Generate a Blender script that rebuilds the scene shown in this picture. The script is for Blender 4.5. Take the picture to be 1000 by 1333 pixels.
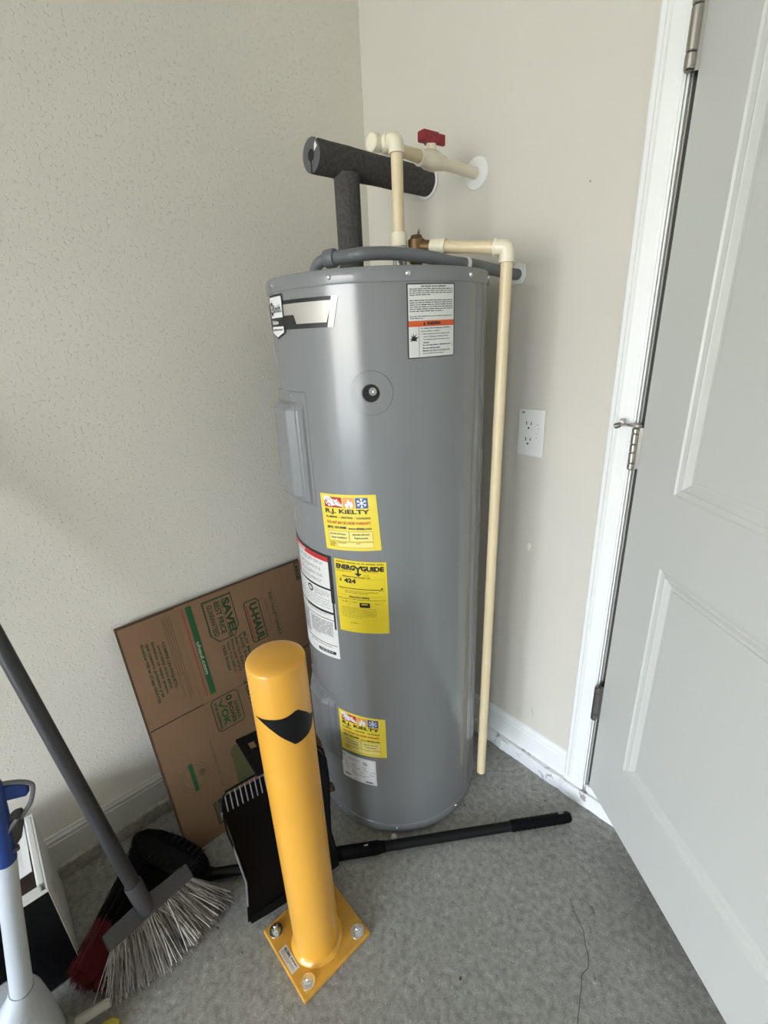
import bpy, bmesh, math, random
from math import sin, cos, pi, radians as R, degrees
from mathutils import Vector as V, Matrix, Euler
random.seed(7)
SC = bpy.context.scene
for o in list(bpy.data.objects): bpy.data.objects.remove(o)
COL = SC.collection

# ------------------------------------------------------------------ camera
cd = bpy.data.cameras.new('camera'); cam = bpy.data.objects.new('camera', cd); COL.objects.link(cam)
cr = V((0.669250715, 0.741810118, -0.042675868)); cu = V((-0.237321363, 0.267827843, 0.933780926)); cf = V((-0.704117924, 0.614805657, -0.355291363))
cam.matrix_world = Matrix(((cr.x, cu.x, -cf.x, 1.176609), (cr.y, cu.y, -cf.y, -1.018879), (cr.z, cu.z, -cf.z, 1.248543), (0, 0, 0, 1)))
cd.sensor_fit = 'HORIZONTAL'; cd.sensor_width = 36; cd.lens = 615.888 * 36 / 1000
cd.clip_start = .02; cd.clip_end = 100
SC.camera = cam

# ------------------------------------------------------------------ daylight
W = bpy.data.worlds.new('sky'); SC.world = W; W.use_nodes = True
nt = W.node_tree; bg = nt.nodes['Background']
tc = nt.nodes.new('ShaderNodeTexCoord'); sp = nt.nodes.new('ShaderNodeSeparateXYZ'); rp = nt.nodes.new('ShaderNodeValToRGB')
nt.links.new(tc.outputs['Generated'], sp.inputs[0]); nt.links.new(sp.outputs['Z'], rp.inputs[0])
rp.color_ramp.elements[0].position = 0.01; rp.color_ramp.elements[0].color = (.80, .74, .62, 1)
rp.color_ramp.elements[1].position = .20; rp.color_ramp.elements[1].color = (1.20, 1.37, 1.62, 1)
nt.links.new(rp.outputs[0], bg.inputs[0]); bg.inputs[1].default_value = 10.0

def area(name, loc, rot, sx, sy, e, col=(1, 1, 1), portal=False):
    l = bpy.data.lights.new(name, 'AREA'); l.shape = 'RECTANGLE'; l.size = sx; l.size_y = sy; l.energy = e; l.color = col
    if portal: l.cycles.is_portal = True
    o = bpy.data.objects.new(name, l); COL.objects.link(o); o.location = loc; o.rotation_euler = rot
    return o
OX0, OX1, OZ1, GY, GX, GZ = 0.30, 3.05, 2.15, -5.6, 4.6, 2.75   # garage door opening, garage depth, width, height
area('opening_portal', ((OX0 + OX1) / 2, GY - .05, OZ1 / 2), (R(90), 0, 0), OX1 - OX0, OZ1, 1, portal=True)

vs = SC.view_settings; vs.view_transform = 'Standard'; vs.look = 'None'; vs.gamma = 1; vs.use_curve_mapping = False
vs.exposure = 0.66
SC.display_settings.display_device = 'sRGB'

# ------------------------------------------------------------------ materials
def mat(name, col, rough=.5, metal=0, coat=0, bump=None, bscale=200, bdist=.0005, var=0, vscale=5, spec=.5, col2=None, emis=None, sheen=0):
    m = bpy.data.materials.new(name); m.use_nodes = True; n = m.node_tree; b = n.nodes['Principled BSDF']
    b.inputs['Base Color'].default_value = (*col, 1); b.inputs['Roughness'].default_value = rough; b.inputs['Metallic'].default_value = metal
    b.inputs['Coat Weight'].default_value = coat; b.inputs['Specular IOR Level'].default_value = spec
    if var or bump:
        t = n.nodes.new('ShaderNodeTexCoord')
    if var:
        x = n.nodes.new('ShaderNodeTexNoise'); x.inputs['Scale'].default_value = vscale; x.inputs['Detail'].default_value = 6
        n.links.new(t.outputs['Object'], x.inputs['Vector'])
        r = n.nodes.new('ShaderNodeValToRGB'); c2 = col2 or tuple(c * (1 - var) for c in col)
        r.color_ramp.elements[0].color = (*c2, 1); r.color_ramp.elements[1].color = (*col, 1)
        r.color_ramp.elements[0].position = .35; r.color_ramp.elements[1].position = .65
        n.links.new(x.outputs['Fac'], r.inputs[0]); n.links.new(r.outputs[0], b.inputs['Base Color'])
    if bump:
        x = n.nodes.new('ShaderNodeTexNoise'); x.inputs['Scale'].default_value = bscale; x.inputs['Detail'].default_value = 3
        n.links.new(t.outputs['Object'], x.inputs['Vector'])
        bp = n.nodes.new('ShaderNodeBump'); bp.inputs['Strength'].default_value = bump; bp.inputs['Distance'].default_value = bdist
        n.links.new(x.outputs['Fac'], bp.inputs['Height']); n.links.new(bp.outputs[0], b.inputs['Normal'])
    return m

def knockdown(name, col, thr=.54, strength=.5, scale=55, dist=.0015):
    """painted drywall with a sprayed texture: small raised blobs over a fine orange peel"""
    m = bpy.data.materials.new(name); m.use_nodes = True; n = m.node_tree; b = n.nodes['Principled BSDF']
    b.inputs['Roughness'].default_value = .62; b.inputs['Specular IOR Level'].default_value = .35
    t = n.nodes.new('ShaderNodeTexCoord')
    v = n.nodes.new('ShaderNodeTexNoise'); v.inputs['Scale'].default_value = 1.3; v.inputs['Detail'].default_value = 4
    n.links.new(t.outputs['Object'], v.inputs['Vector'])
    rc = n.nodes.new('ShaderNodeValToRGB'); rc.color_ramp.elements[0].color = (*[c * .95 for c in col], 1); rc.color_ramp.elements[1].color = (*col, 1)
    rc.color_ramp.elements[0].position = .35; rc.color_ramp.elements[1].position = .65
    n.links.new(v.outputs['Fac'], rc.inputs[0]); n.links.new(rc.outputs[0], b.inputs['Base Color'])
    a = n.nodes.new('ShaderNodeTexNoise'); a.inputs['Scale'].default_value = scale; a.inputs['Detail'].default_value = 4; a.inputs['Distortion'].default_value = .15
    n.links.new(t.outputs['Object'], a.inputs['Vector'])
    r = n.nodes.new('ShaderNodeValToRGB'); r.color_ramp.elements[0].position = thr; r.color_ramp.elements[1].position = thr + .13
    n.links.new(a.outputs['Fac'], r.inputs[0])
    f = n.nodes.new('ShaderNodeTexNoise'); f.inputs['Scale'].default_value = scale * 5; f.inputs['Detail'].default_value = 2
    n.links.new(t.outputs['Object'], f.inputs['Vector'])
    mx = n.nodes.new('ShaderNodeMath'); mx.operation = 'MULTIPLY_ADD'; mx.inputs[1].default_value = .25
    n.links.new(f.outputs['Fac'], mx.inputs[0]); n.links.new(r.outputs[0], mx.inputs[2])
    bp = n.nodes.new('ShaderNodeBump'); bp.inputs['Strength'].default_value = strength; bp.inputs['Distance'].default_value = dist
    n.links.new(mx.outputs[0], bp.inputs['Height']); n.links.new(bp.outputs[0], b.inputs['Normal'])
    return m

def concrete(name, ca, cb, cs):
    m = bpy.data.materials.new(name); m.use_nodes = True; n = m.node_tree; b = n.nodes['Principled BSDF']; L = n.links.new
    b.inputs['Roughness'].default_value = .62; b.inputs['Specular IOR Level'].default_value = .45
    t = n.nodes.new('ShaderNodeTexCoord')
    def noise(s, d, dist=0):
        x = n.nodes.new('ShaderNodeTexNoise'); x.inputs['Scale'].default_value = s; x.inputs['Detail'].default_value = d; x.inputs['Distortion'].default_value = dist
        L(t.outputs['Object'], x.inputs['Vector']); return x
    def ramp(src, p0, p1, c0, c1):
        r = n.nodes.new('ShaderNodeValToRGB'); r.color_ramp.elements[0].position = p0; r.color_ramp.elements[1].position = p1
        r.color_ramp.elements[0].color = (*c0, 1); r.color_ramp.elements[1].color = (*c1, 1); L(src, r.inputs[0]); return r
    def mix(kind, fac, a, bb):
        x = n.nodes.new('ShaderNodeMix'); x.data_type = 'RGBA'; x.blend_type = kind
        if isinstance(fac, float): x.inputs['Factor'].default_value = fac
        else: L(fac, x.inputs['Factor'])
        L(a, x.inputs['A']); L(bb, x.inputs['B']); return x
    big = ramp(noise(2.2, 10, .3).outputs['Fac'], .30, .70, ca, cb)
    mid = ramp(noise(75, 10, .3).outputs['Fac'], .32, .68, (.74, .74, .74), (1.24, 1.24, 1.24))
    m1 = mix('MULTIPLY', 1.0, big.outputs[0], mid.outputs[0])
    fine = ramp(noise(420, 3).outputs['Fac'], .35, .65, (.80, .80, .80), (1.16, 1.16, 1.16))
    m2 = mix('MULTIPLY', 1.0, m1.outputs['Result'], fine.outputs[0])
    sc = ramp(noise(42, 4, 1.6).outputs['Fac'], .66, .74, (0, 0, 0), (1, 1, 1))
    dk = n.nodes.new('ShaderNodeRGB'); dk.outputs[0].default_value = (*cs, 1)
    m3 = mix('MIX', sc.outputs[0], m2.outputs['Result'], dk.outputs[0])
    sp = ramp(noise(60, 2, .4).outputs['Fac'], .735, .76, (0, 0, 0), (1, 1, 1))
    dk2 = n.nodes.new('ShaderNodeRGB'); dk2.outputs[0].default_value = (cs[0] * .5, cs[1] * .5, cs[2] * .5, 1)
    m4 = mix('MIX', sp.outputs[0], m3.outputs['Result'], dk2.outputs[0])
    fl = ramp(noise(75, 5, 1.8).outputs['Fac'], .665, .72, (0, 0, 0), (.75, .75, .75))
    lt = n.nodes.new('ShaderNodeRGB'); lt.outputs[0].default_value = (cb[0] * 1.7, cb[1] * 1.7, cb[2] * 1.7, 1)
    m5 = mix('MIX', fl.outputs[0], m4.outputs['Result'], lt.outputs[0])
    L(m5.outputs['Result'], b.inputs['Base Color'])
    bp = n.nodes.new('ShaderNodeBump'); bp.inputs['Strength'].default_value = .35; bp.inputs['Distance'].default_value = .002
    L(noise(45, 6, .5).outputs['Fac'], bp.inputs['Height']); L(bp.outputs[0], b.inputs['Normal'])
    return m

def chipped(name, paint, under, thr=.62):
    """paint over concrete with small worn spots"""
    m = mat(name, paint, .6); n = m.node_tree; b = n.nodes['Principled BSDF']; t = n.nodes.new('ShaderNodeTexCoord')
    x = n.nodes.new('ShaderNodeTexNoise'); x.inputs['Scale'].default_value = 22; x.inputs['Detail'].default_value = 8; x.inputs['Distortion'].default_value = 1.5
    n.links.new(t.outputs['Object'], x.inputs['Vector'])
    r = n.nodes.new('ShaderNodeValToRGB'); r.color_ramp.elements[0].position = thr; r.color_ramp.elements[1].position = thr + .04
    r.color_ramp.elements[0].color = (*paint, 1); r.color_ramp.elements[1].color = (*under, 1)
    n.links.new(x.outputs['Fac'], r.inputs[0]); n.links.new(r.outputs[0], b.inputs['Base Color'])
    bp = n.nodes.new('ShaderNodeBump'); bp.inputs['Strength'].default_value = .5; bp.inputs['Distance'].default_value = .003
    n.links.new(x.outputs['Fac'], bp.inputs['Height']); n.links.new(bp.outputs[0], b.inputs['Normal'])
    return m

def tank_paint(name):
    """grey enamel over rolled sheet: faint vertical waviness in the reflections"""
    m = mat(name, (.190, .199, .202), .24, 0, .35, spec=.6); n = m.node_tree; b = n.nodes['Principled BSDF']; b.inputs['Coat Roughness'].default_value = .12
    t = n.nodes.new('ShaderNodeTexCoord'); mp = n.nodes.new('ShaderNodeMapping'); mp.inputs['Scale'].default_value = (16, 16, .9)
    n.links.new(t.outputs['Object'], mp.inputs[0])
    x = n.nodes.new('ShaderNodeTexNoise'); x.inputs['Scale'].default_value = 1; x.inputs['Detail'].default_value = 2
    n.links.new(mp.outputs[0], x.inputs['Vector'])
    bp = n.nodes.new('ShaderNodeBump'); bp.inputs['Strength'].default_value = .35; bp.inputs['Distance'].default_value = .004
    n.links.new(x.outputs['Fac'], bp.inputs['Height']); n.links.new(bp.outputs[0], b.inputs['Normal'])
    return m

M = dict(
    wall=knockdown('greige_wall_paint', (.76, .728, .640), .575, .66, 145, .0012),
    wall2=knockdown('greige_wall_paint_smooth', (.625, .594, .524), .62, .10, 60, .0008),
    ceil=mat('ceiling_white', (.72, .71, .68), .8),
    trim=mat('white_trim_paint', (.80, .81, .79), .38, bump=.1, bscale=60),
    trimL=mat('darker_white_trim_paint', (.62, .61, .57), .45, bump=.1, bscale=60, var=.12, vscale=9),  # darker, mottled white for the left baseboard
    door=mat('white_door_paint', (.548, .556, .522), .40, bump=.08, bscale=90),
    gap=mat('gap_shade_weatherstrip', (.055, .058, .05), .8),  # near-black weatherstrip tone carries the shade of the hinge gap
    floor=concrete('concrete_floor', (.240, .234, .210), (.320, .312, .282), (.13, .124, .110)),
    curbL=concrete('concrete_curb', (.36, .34, .29), (.42, .40, .35), (.2, .19, .16)),
    curbR=chipped('chipped_white_curb_paint', (.74, .75, .74), (.34, .33, .31), .585),
    tank=tank_paint('grey_enamel'),
    tank2=mat('grey_enamel_plain', (.190, .199, .202), .26, 0, .3),
    steel=mat('screw_steel', (.75, .76, .76), .25, 1),
    nickel=mat('satin_nickel', (.42, .40, .36), .38, 1),
    nickelD=mat('dark_nickel', (.24, .235, .22), .42, 1),
    brass=mat('aged_brass', (.20, .125, .06), .5, .8, var=.4, vscale=60),
    brassL=mat('bright_brass', (.65, .50, .25), .3, 1),
    black=mat('black_plastic', (.0024, .0024, .0027), .6, bump=.1, bscale=250, spec=.12),
    blackm=mat('black_metal_pole', (.005, .005, .0055), .40, spec=.25),
    hole=mat('dark_hole', (.008, .008, .008), .8),
    foam=mat('grey_pipe_foam', (.092, .088, .083), .95, bump=.6, bscale=420, bdist=.001, var=.35, vscale=160, spec=.2),
    foamin=mat('foam_cut_end', (.10, .10, .10), .9, bump=.7, bscale=300, bdist=.001),
    cpvc=mat('cream_pipe_plastic', (.72, .60, .38), .36, var=.06, vscale=12),
    cpvcf=mat('cream_fitting_plastic', (.78, .72, .56), .34),
    red=mat('red_plastic', (.26, .012, .022), .42),
    white=mat('white_plastic', (.78, .78, .75), .35),
    conduit=mat('grey_conduit', (.135, .145, .155), .42),
    yellow=mat('yellow_powder_coat', (.77, .385, .045), .30, 0, .25, bump=.12, bscale=35, bdist=.0008, var=.06, vscale=9),
    yellowp=mat('yellow_plate_paint', (.66, .34, .045), .36, 0, .2, bump=.2, bscale=60, var=.22, vscale=22),
    decal=mat('black_decal', (.005, .005, .006), .4, spec=.25),
    card=mat('cardboard_brown', (.225, .130, .066), .85, bump=.15, bscale=30, bdist=.001, var=.12, vscale=4),
    cardE=mat('cardboard_edge', (.085, .045, .022), .9),
    inkg=mat('dark_green_ink', (.016, .045, .012), .85),
    inkG=mat('bright_green_ink', (.014, .085, .022), .85),
    inkf=mat('faded_green_ink', (.10, .095, .035), .85),
    inkr=mat('faded_red_ink', (.26, .055, .03), .85),
    inkb=mat('brown_ink', (.085, .06, .028), .85),
    inkw=mat('cardboard_coloured_ink', (.36, .36, .27), .85),
    pY=mat('yellow_sticker', (.78, .62, .055), .38), pY2=mat('pale_yellow_print', (.80, .68, .22), .4),
    pEG=mat('energy_yellow_sticker', (.72, .56, .02), .42),
    pW=mat('white_sticker', (.66, .66, .63), .4), pW2=mat('bright_white_sticker', (.76, .76, .77), .35),
    pK=mat('black_print', (.012, .012, .014), .45), pG=mat('grey_print', (.30, .30, .29), .5), pG2=mat('mid_grey_print', (.15, .15, .15), .5),
    pR=mat('red_print', (.45, .02, .02), .45), pO=mat('orange_print', (.60, .10, .02), .45), pOf=mat('flame_orange_print', (.75, .33, .09), .45),
    pB=mat('blue_print', (.035, .10, .30), .45), pN=mat('navy_print', (.01, .02, .07), .45), pRt=mat('red_text_print', (.55, .10, .02), .45), pO2=mat('olive_print', (.22, .17, .01), .5),
    silver=mat('brushed_silver_print', (.50, .48, .44), .45, .5),
    broomG=mat('grey_broom_plastic', (.055, .056, .058), .5), broomH=mat('dark_grey_handle', (.028, .029, .031), .42),
    brG=mat('grey_bristle', (.34, .32, .30), .7), brW=mat('white_bristle', (.66, .65, .63), .6), brD=mat('dark_grey_bristle', (.10, .095, .09), .7),
    brK=mat('black_bristle', (.004, .004, .004), .6, spec=.2), brR=mat('red_bristle', (.125, .007, .010), .6),
    boxw=mat('white_box_board', (.70, .70, .67), .6), boxk=mat('black_box_print', (.004, .004, .005), .4, spec=.2), boxin=mat('brown_box_inside', (.10, .065, .05), .8),
    clW=mat('pale_grey_plastic', (.48, .52, .56), .42, bump=.3, bscale=160, bdist=.0006), clB=mat('blue_plastic', (.012, .045, .22), .35),
    clG=mat('mid_grey_plastic', (.16, .165, .175), .45), clg=mat('beige_tube', (.36, .35, .31), .5), yel2=mat('mustard_plastic', (.36, .30, .03), .5),
)

# ------------------------------------------------------------------ helpers
def T3(*a): return V(a)
class G:
    """geometry accumulator: ONE mesh object per build()"""
    def __init__(s): s.v = []; s.f = []; s.m = []; s.sm = []
    def add(s, vs, fs, mi=0, smooth=False, tf=None):
        o = len(s.v)
        s.v += [tf(V(p)) if tf else V(p) for p in vs]
        for f in fs: s.f.append(tuple(i + o for i in f)); s.m.append(mi); s.sm.append(smooth)
        return s
    def box(s, a, b, mi=0, tf=None):
        x0, y0, z0 = a; x1, y1, z1 = b
        vs = [(x0, y0, z0), (x1, y0, z0), (x1, y1, z0), (x0, y1, z0), (x0, y0, z1), (x1, y0, z1), (x1, y1, z1), (x0, y1, z1)]
        return s.add(vs, [(0, 3, 2, 1), (4, 5, 6, 7), (0, 1, 5, 4), (1, 2, 6, 5), (2, 3, 7, 6), (3, 0, 4, 7)], mi, False, tf)
    def tube(s, pts, r, n=20, mi=0, cap=True, smooth=True):
        pts = [V(p) for p in pts]; rs = r if isinstance(r, (list, tuple)) else [r] * len(pts)
        vs = []; fs = []; up = None
        for i, p in enumerate(pts):
            d = (pts[min(i + 1, len(pts) - 1)] - pts[max(i - 1, 0)]).normalized()
            if up is None: up = d.orthogonal().normalized()
            up = (up - d * up.dot(d)); up = up.normalized() if up.length > 1e-6 else d.orthogonal().normalized()
            w = d.cross(up)
            for k in range(n):
                a = 2 * pi * k / n; vs.append(p + (up * cos(a) + w * sin(a)) * rs[i])
        for i in range(len(pts) - 1):
            for k in range(n):
                k2 = (k + 1) % n; fs.append((i * n + k, i * n + k2, (i + 1) * n + k2, (i + 1) * n + k))
        s.add(vs, fs, mi, smooth)
        if cap:
            s.add(vs[:n], [tuple(range(n - 1, -1, -1))], mi); s.add(vs[-n:], [tuple(range(n))], mi)
        return s
    def lathe(s, prof, c=(0, 0, 0), axis=(0, 0, 1), n=32, mi=0, smooth=True, a0=0, a1=2 * pi):
        """prof: (radius, height) along axis from c"""
        ax = V(axis).normalized(); u = ax.orthogonal().normalized(); w = ax.cross(u); c = V(c)
        if abs(ax.z) > .99: u, w = V((1, 0, 0)), V((0, 1, 0)) * (1 if ax.z > 0 else -1)
        full = abs(a1 - a0 - 2 * pi) < 1e-6; N = n if full else n + 1
        vs = []; fs = []
        for (r, h) in prof:
            for k in range(N):
                a = a0 + (a1 - a0) * k / n; vs.append(c + ax * h + (u * cos(a) + w * sin(a)) * r)
        for i in range(len(prof) - 1):
            for k in range(n):
                k2 = (k + 1) % N; fs.append((i * N + k, i * N + k2, (i + 1) * N + k2, (i + 1) * N + k))
        return s.add(vs, fs, mi, smooth)
    def prism(s, poly, z0, z1, mi=0, tf=None):
        n = len(poly); vs = [(x, y, z0) for x, y in poly] + [(x, y, z1) for x, y in poly]
        fs = [tuple(range(n - 1, -1, -1)), tuple(range(n, 2 * n))] + [(i, (i + 1) % n, n + (i + 1) % n, n + i) for i in range(n)]
        return s.add(vs, fs, mi, False, tf)
    def build(s, name, mats, parent=None, bevel=0, seg=2, loc=None, weld=False):
        me = bpy.data.meshes.new(name); me.from_pydata([tuple(p) for p in s.v], [], s.f)
        mats = mats if isinstance(mats, (list, tuple)) else [mats]
        for m in mats: me.materials.append(M[m] if isinstance(m, str) else m)
        me.polygons.foreach_set('material_index', s.m); me.polygons.foreach_set('use_smooth', s.sm)
        bm = bmesh.new(); bm.from_mesh(me)
        if weld: bmesh.ops.remove_doubles(bm, verts=bm.verts, dist=1e-5)
        bmesh.ops.recalc_face_normals(bm, faces=bm.faces)
        bm.to_mesh(me); bm.free(); me.update(); (me.set_sharp_from_angle(angle=R(32)) if any(s.sm) else None)
        o = bpy.data.objects.new(name, me); COL.objects.link(o)
        if parent:
            o.parent = parent; bpy.context.view_layer.update()
            o.matrix_parent_inverse = Matrix.Identity(4)
            # geometry is given in world space: shift it into the parent's space
            off = world_loc(parent)
            me.transform(Matrix.Translation(-off))
        elif loc is not None:
            me.transform(Matrix.Translation(-V(loc))); o.location = loc
        if bevel:
            b = o.modifiers.new('bevel', 'BEVEL'); b.width = bevel; b.segments = seg; b.limit_method = 'ANGLE'; b.angle_limit = R(40)
        return o
def world_loc(o):
    l = V(o.location)
    while o.parent: o = o.parent; l += V(o.location)
    return l
def thing(name, loc, label, cat, group=None):
    o = bpy.data.objects.new(name, None); COL.objects.link(o); o.location = loc; o.empty_display_size = .05
    o['label'] = label; o['category'] = cat
    if group: o['group'] = group
    return o
def tag(o, label, cat=None, group=None):
    o['label'] = label
    if cat: o['category'] = cat
    if group: o['group'] = group
    return o
def struct(o, label=None):
    o['kind'] = 'structure'
    if label: o['label'] = label
    return o

# ---- flat print: polygons in 2D, mapped on a plane or round a cylinder
_txt = {}
def text2d(body, bold=0.0, sx=1.0):
    key = (body, bold)
    if key in _txt: return _txt[key]
    cu_ = bpy.data.curves.new('t', 'FONT'); cu_.body = body; cu_.size = 1; cu_.offset = bold; cu_.resolution_u = 3; cu_.fill_mode = 'FRONT'
    ob = bpy.data.objects.new('t', cu_); COL.objects.link(ob); bpy.context.view_layer.update()
    me = bpy.data.meshes.new_from_object(ob.evaluated_get(bpy.context.evaluated_depsgraph_get()))
    vs = [(v.co.x, v.co.y) for v in me.vertices]; fs = [tuple(p.vertices) for p in me.polygons]
    bpy.data.objects.remove(ob); bpy.data.curves.remove(cu_); bpy.data.meshes.remove(me)
    x0 = min(v[0] for v in vs); x1 = max(v[0] for v in vs); y0 = min(v[1] for v in vs); y1 = max(v[1] for v in vs)
    _txt[key] = (vs, fs, x0, x1, y0, y1)
    return _txt[key]
class Print:
    """print in a unit square (x right, y down), mapped by fn(x, y, layer) -> world point"""
    def __init__(s, fn, fine=30): s.fn = fn; s.g = {}; s.fine = fine
    def _g(s, c): return s.g.setdefault(c, G())
    def rect(s, x0, y0, x1, y1, c, lay=1, nx=None):
        nx = nx or max(1, int(abs(x1 - x0) * s.fine)); vs = []; fs = []
        for i in range(nx + 1):
            x = x0 + (x1 - x0) * i / nx; vs += [s.fn(x, y0, lay), s.fn(x, y1, lay)]
        for i in range(nx): fs.append((2 * i, 2 * i + 1, 2 * i + 3, 2 * i + 2))
        s._g(c).add(vs, fs); return s
    def frame(s, x0, y0, x1, y1, wx, wy, c, lay=1):
        s.rect(x0, y0, x1, y0 + wy, c, lay); s.rect(x0, y1 - wy, x1, y1, c, lay)
        s.rect(x0, y0 + wy, x0 + wx, y1 - wy, c, lay); s.rect(x1 - wx, y0 + wy, x1, y1 - wy, c, lay); return s
    def poly(s, pts, c, lay=1):
        bm = bmesh.new(); vs = [bm.verts.new((x, y, 0)) for x, y in pts]; bm.faces.new(vs)
        xa = min(q[0] for q in pts); xb = max(q[0] for q in pts); k = int((xb - xa) * s.fine)
        for i in range(1, k):
            bmesh.ops.bisect_plane(bm, geom=bm.verts[:] + bm.edges[:] + bm.faces[:], plane_co=(xa + (xb - xa) * i / k, 0, 0), plane_no=(1, 0, 0))
        bmesh.ops.triangulate(bm, faces=bm.faces); bm.verts.index_update()
        vv = [s.fn(v.co.x, v.co.y, lay) for v in bm.verts]; ff = [tuple(v.index for v in f.verts) for f in bm.faces]; bm.free()
        s._g(c).add(vv, ff); return s
    def line(s, pts, w, c, lay=1, asp=1.0, closed=False):
        """polyline; asp = height/width of the label so that strokes keep their width"""
        P = [V((x, y * asp)) for x, y in pts]
        n = len(P)
        rng = range(n if closed else n - 1)
        for i in rng:
            a, b = P[i], P[(i + 1) % n]; d = (b - a)
            if d.length < 1e-9: continue
            d = d.normalized() * (w / 2); nn = V((-d.y, d.x)); k = max(1, int((b - a).length * 12))
            vs = []; fs = []
            for j in range(k + 1):
                q = (a - d) + (b + d - a + d) * j / k
                vs += [s.fn((q + nn).x, (q + nn).y / asp, lay), s.fn((q - nn).x, (q - nn).y / asp, lay)]
            for j in range(k): fs.append((2 * j, 2 * j + 1, 2 * j + 3, 2 * j + 2))
            s._g(c).add(vs, fs)
        return s
    def text(s, body, x0, y0, x1, y1, c, bold=0.0, lay=2, rot=0):
        """fit the text into the box; rot=90: reads downwards (tops of the letters to the right)"""
        vs, fs, a0, a1, b0, b1 = text2d(body, bold + .014)
        out = []
        for (x, y) in vs:
            u = (x - a0) / (a1 - a0); v = (y - b0) / (b1 - b0)
            if rot == 0: out.append(s.fn(x0 + u * (x1 - x0), y1 - v * (y1 - y0), lay))
            else: out.append(s.fn(x0 + v * (x1 - x0), y0 + u * (y1 - y0), lay))
        s._g(c).add(out, fs); return s
    def dashes(s, x0, y0, x1, y1, rows, c, lay=1, fill=.55, last=.6, wl=(.03, .10), gap=.012, seed=1):
        """rows of word-like strokes for print too small to read"""
        rn = random.Random(seed); h = (y1 - y0) / rows
        for i in range(rows):
            y = y0 + i * h; xe = x1 if i < rows - 1 else x0 + (x1 - x0) * last; x = x0
            while x < xe - .01:
                w = min(rn.uniform(*wl), xe - x); s.rect(x, y, x + w, y + h * fill, c, lay, nx=1 if w < .05 else 2); x += w + gap
        return s
    def build(s, parent, name='lettering'):
        r = []
        for c, g in s.g.items():
            o = g.build(name, c, parent); o['kind'] = 'stuff'; r.append(o)
        return r

# ================================================================== SETTING
HX, HY, PHI = .8232, -.02, .6287          # hinge line and opening angle of the door
ZD, DW, DH, DT = .0835, .812, 2.032, .035
JX0, JX1, JZ = .806, .842 + DW - .01, ZD + DH + .006
g = G(); g.box((-.3, GY, -.12), (GX + .2, .2, 0)); floor = struct(g.build('floor', 'floor'), 'bare grey concrete garage floor with stains and hairline cracks')
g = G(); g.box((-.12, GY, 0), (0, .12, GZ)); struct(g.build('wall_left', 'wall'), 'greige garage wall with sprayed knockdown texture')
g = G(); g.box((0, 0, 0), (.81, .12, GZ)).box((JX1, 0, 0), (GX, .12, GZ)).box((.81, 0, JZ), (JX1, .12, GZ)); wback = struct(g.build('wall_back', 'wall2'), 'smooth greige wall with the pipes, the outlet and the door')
g = G(); g.box((GX, GY, 0), (GX + .12, .12, GZ)); struct(g.build('wall_right', 'wall2'))
g = G(); g.box((-.12, GY, GZ), (GX + .12, .12, GZ + .1)); struct(g.build('ceiling', 'ceil'))
g = G(); g.box((-.12, GY - .12, 0), (OX0, GY, GZ)).box((OX1, GY - .12, 0), (GX + .12, GY, GZ)).box((OX0, GY - .12, OZ1), (OX1, GY, GZ)); struct(g.build('wall_front', 'wall2'))
g = G(); g.box((-6, -40, -.16), (14, GY, -.04)); struct(g.build('driveway', mat('driveway_concrete', (.42, .385, .32), .8)))
g = G(); g.box((JX0 - .6, 1.3, -.05), (JX1 + .8, 1.4, 2.6)).box((JX0 - .7, .12, -.05), (JX0 - .6, 1.4, 2.6)).box((JX1 + .8, .12, -.05), (JX1 + .9, 1.4, 2.6)).box((JX0 - .7, .12, 2.6), (JX1 + .9, 1.4, 2.7)).box((JX0 - .7, .12, -.1), (JX1 + .9, 1.4, .06))
struct(g.build('wall_hallway', 'wall2'))
# hairline crack in the slab
cr_ = G(); cp = [(.905, -.262), (.9162, -.274), (.9389, -.2897), (.956, -.300), (.9709, -.322), (.984, -.334), (.9939, -.3551), (.990, -.375), (.999, -.3946), (1.008, -.42), (1.02, -.4516), (1.03, -.50), (1.05, -.56)]
for i in range(len(cp) - 1):
    a, b = V((*cp[i], .0002)), V((*cp[i + 1], .0002)); d = (b - a).normalized(); w = V((-d.y, d.x, 0)) * .0007
    cr_.add([a + w, a - w, b - w, b + w], [(0, 1, 2, 3)])
cr_.build('crack', mat('crack_shadow', (.06, .058, .052), .9), floor)

# curbs: the foundation lip under the walls
g = G(); g.box((0, GY, 0), (.021, 0, .041)); struct(g.build('trim_1', 'curbL', bevel=.003), 'bare concrete foundation lip under the left baseboard')
def ragged(x0, x1, n, seed):
    rn = random.Random(seed); return [(x0 + (x1 - x0) * i / n, .0215 + rn.uniform(-.0022, .0022)) for i in range(n + 1)]
g = G(); e = ragged(.021, JX0 + .0, 60, 3) + ragged(JX0, JX1 + .05, 30, 4)[1:]
vs = []; fs = []
for (x, p) in e: vs += [(x, -.0, 0), (x, -p - .003, 0), (x, -p, .012), (x, -p + .002, .041), (x, 0, .041)]
for i in range(len(e) - 1):
    for k in range(4): fs.append((5 * i + k, 5 * i + k + 1, 5 * i + k + 6, 5 * i + k + 5))
g.add(vs, fs, 0, False); struct(g.build('trim_2', 'curbR'), 'white painted foundation lip with chipped ragged edge')
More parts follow.
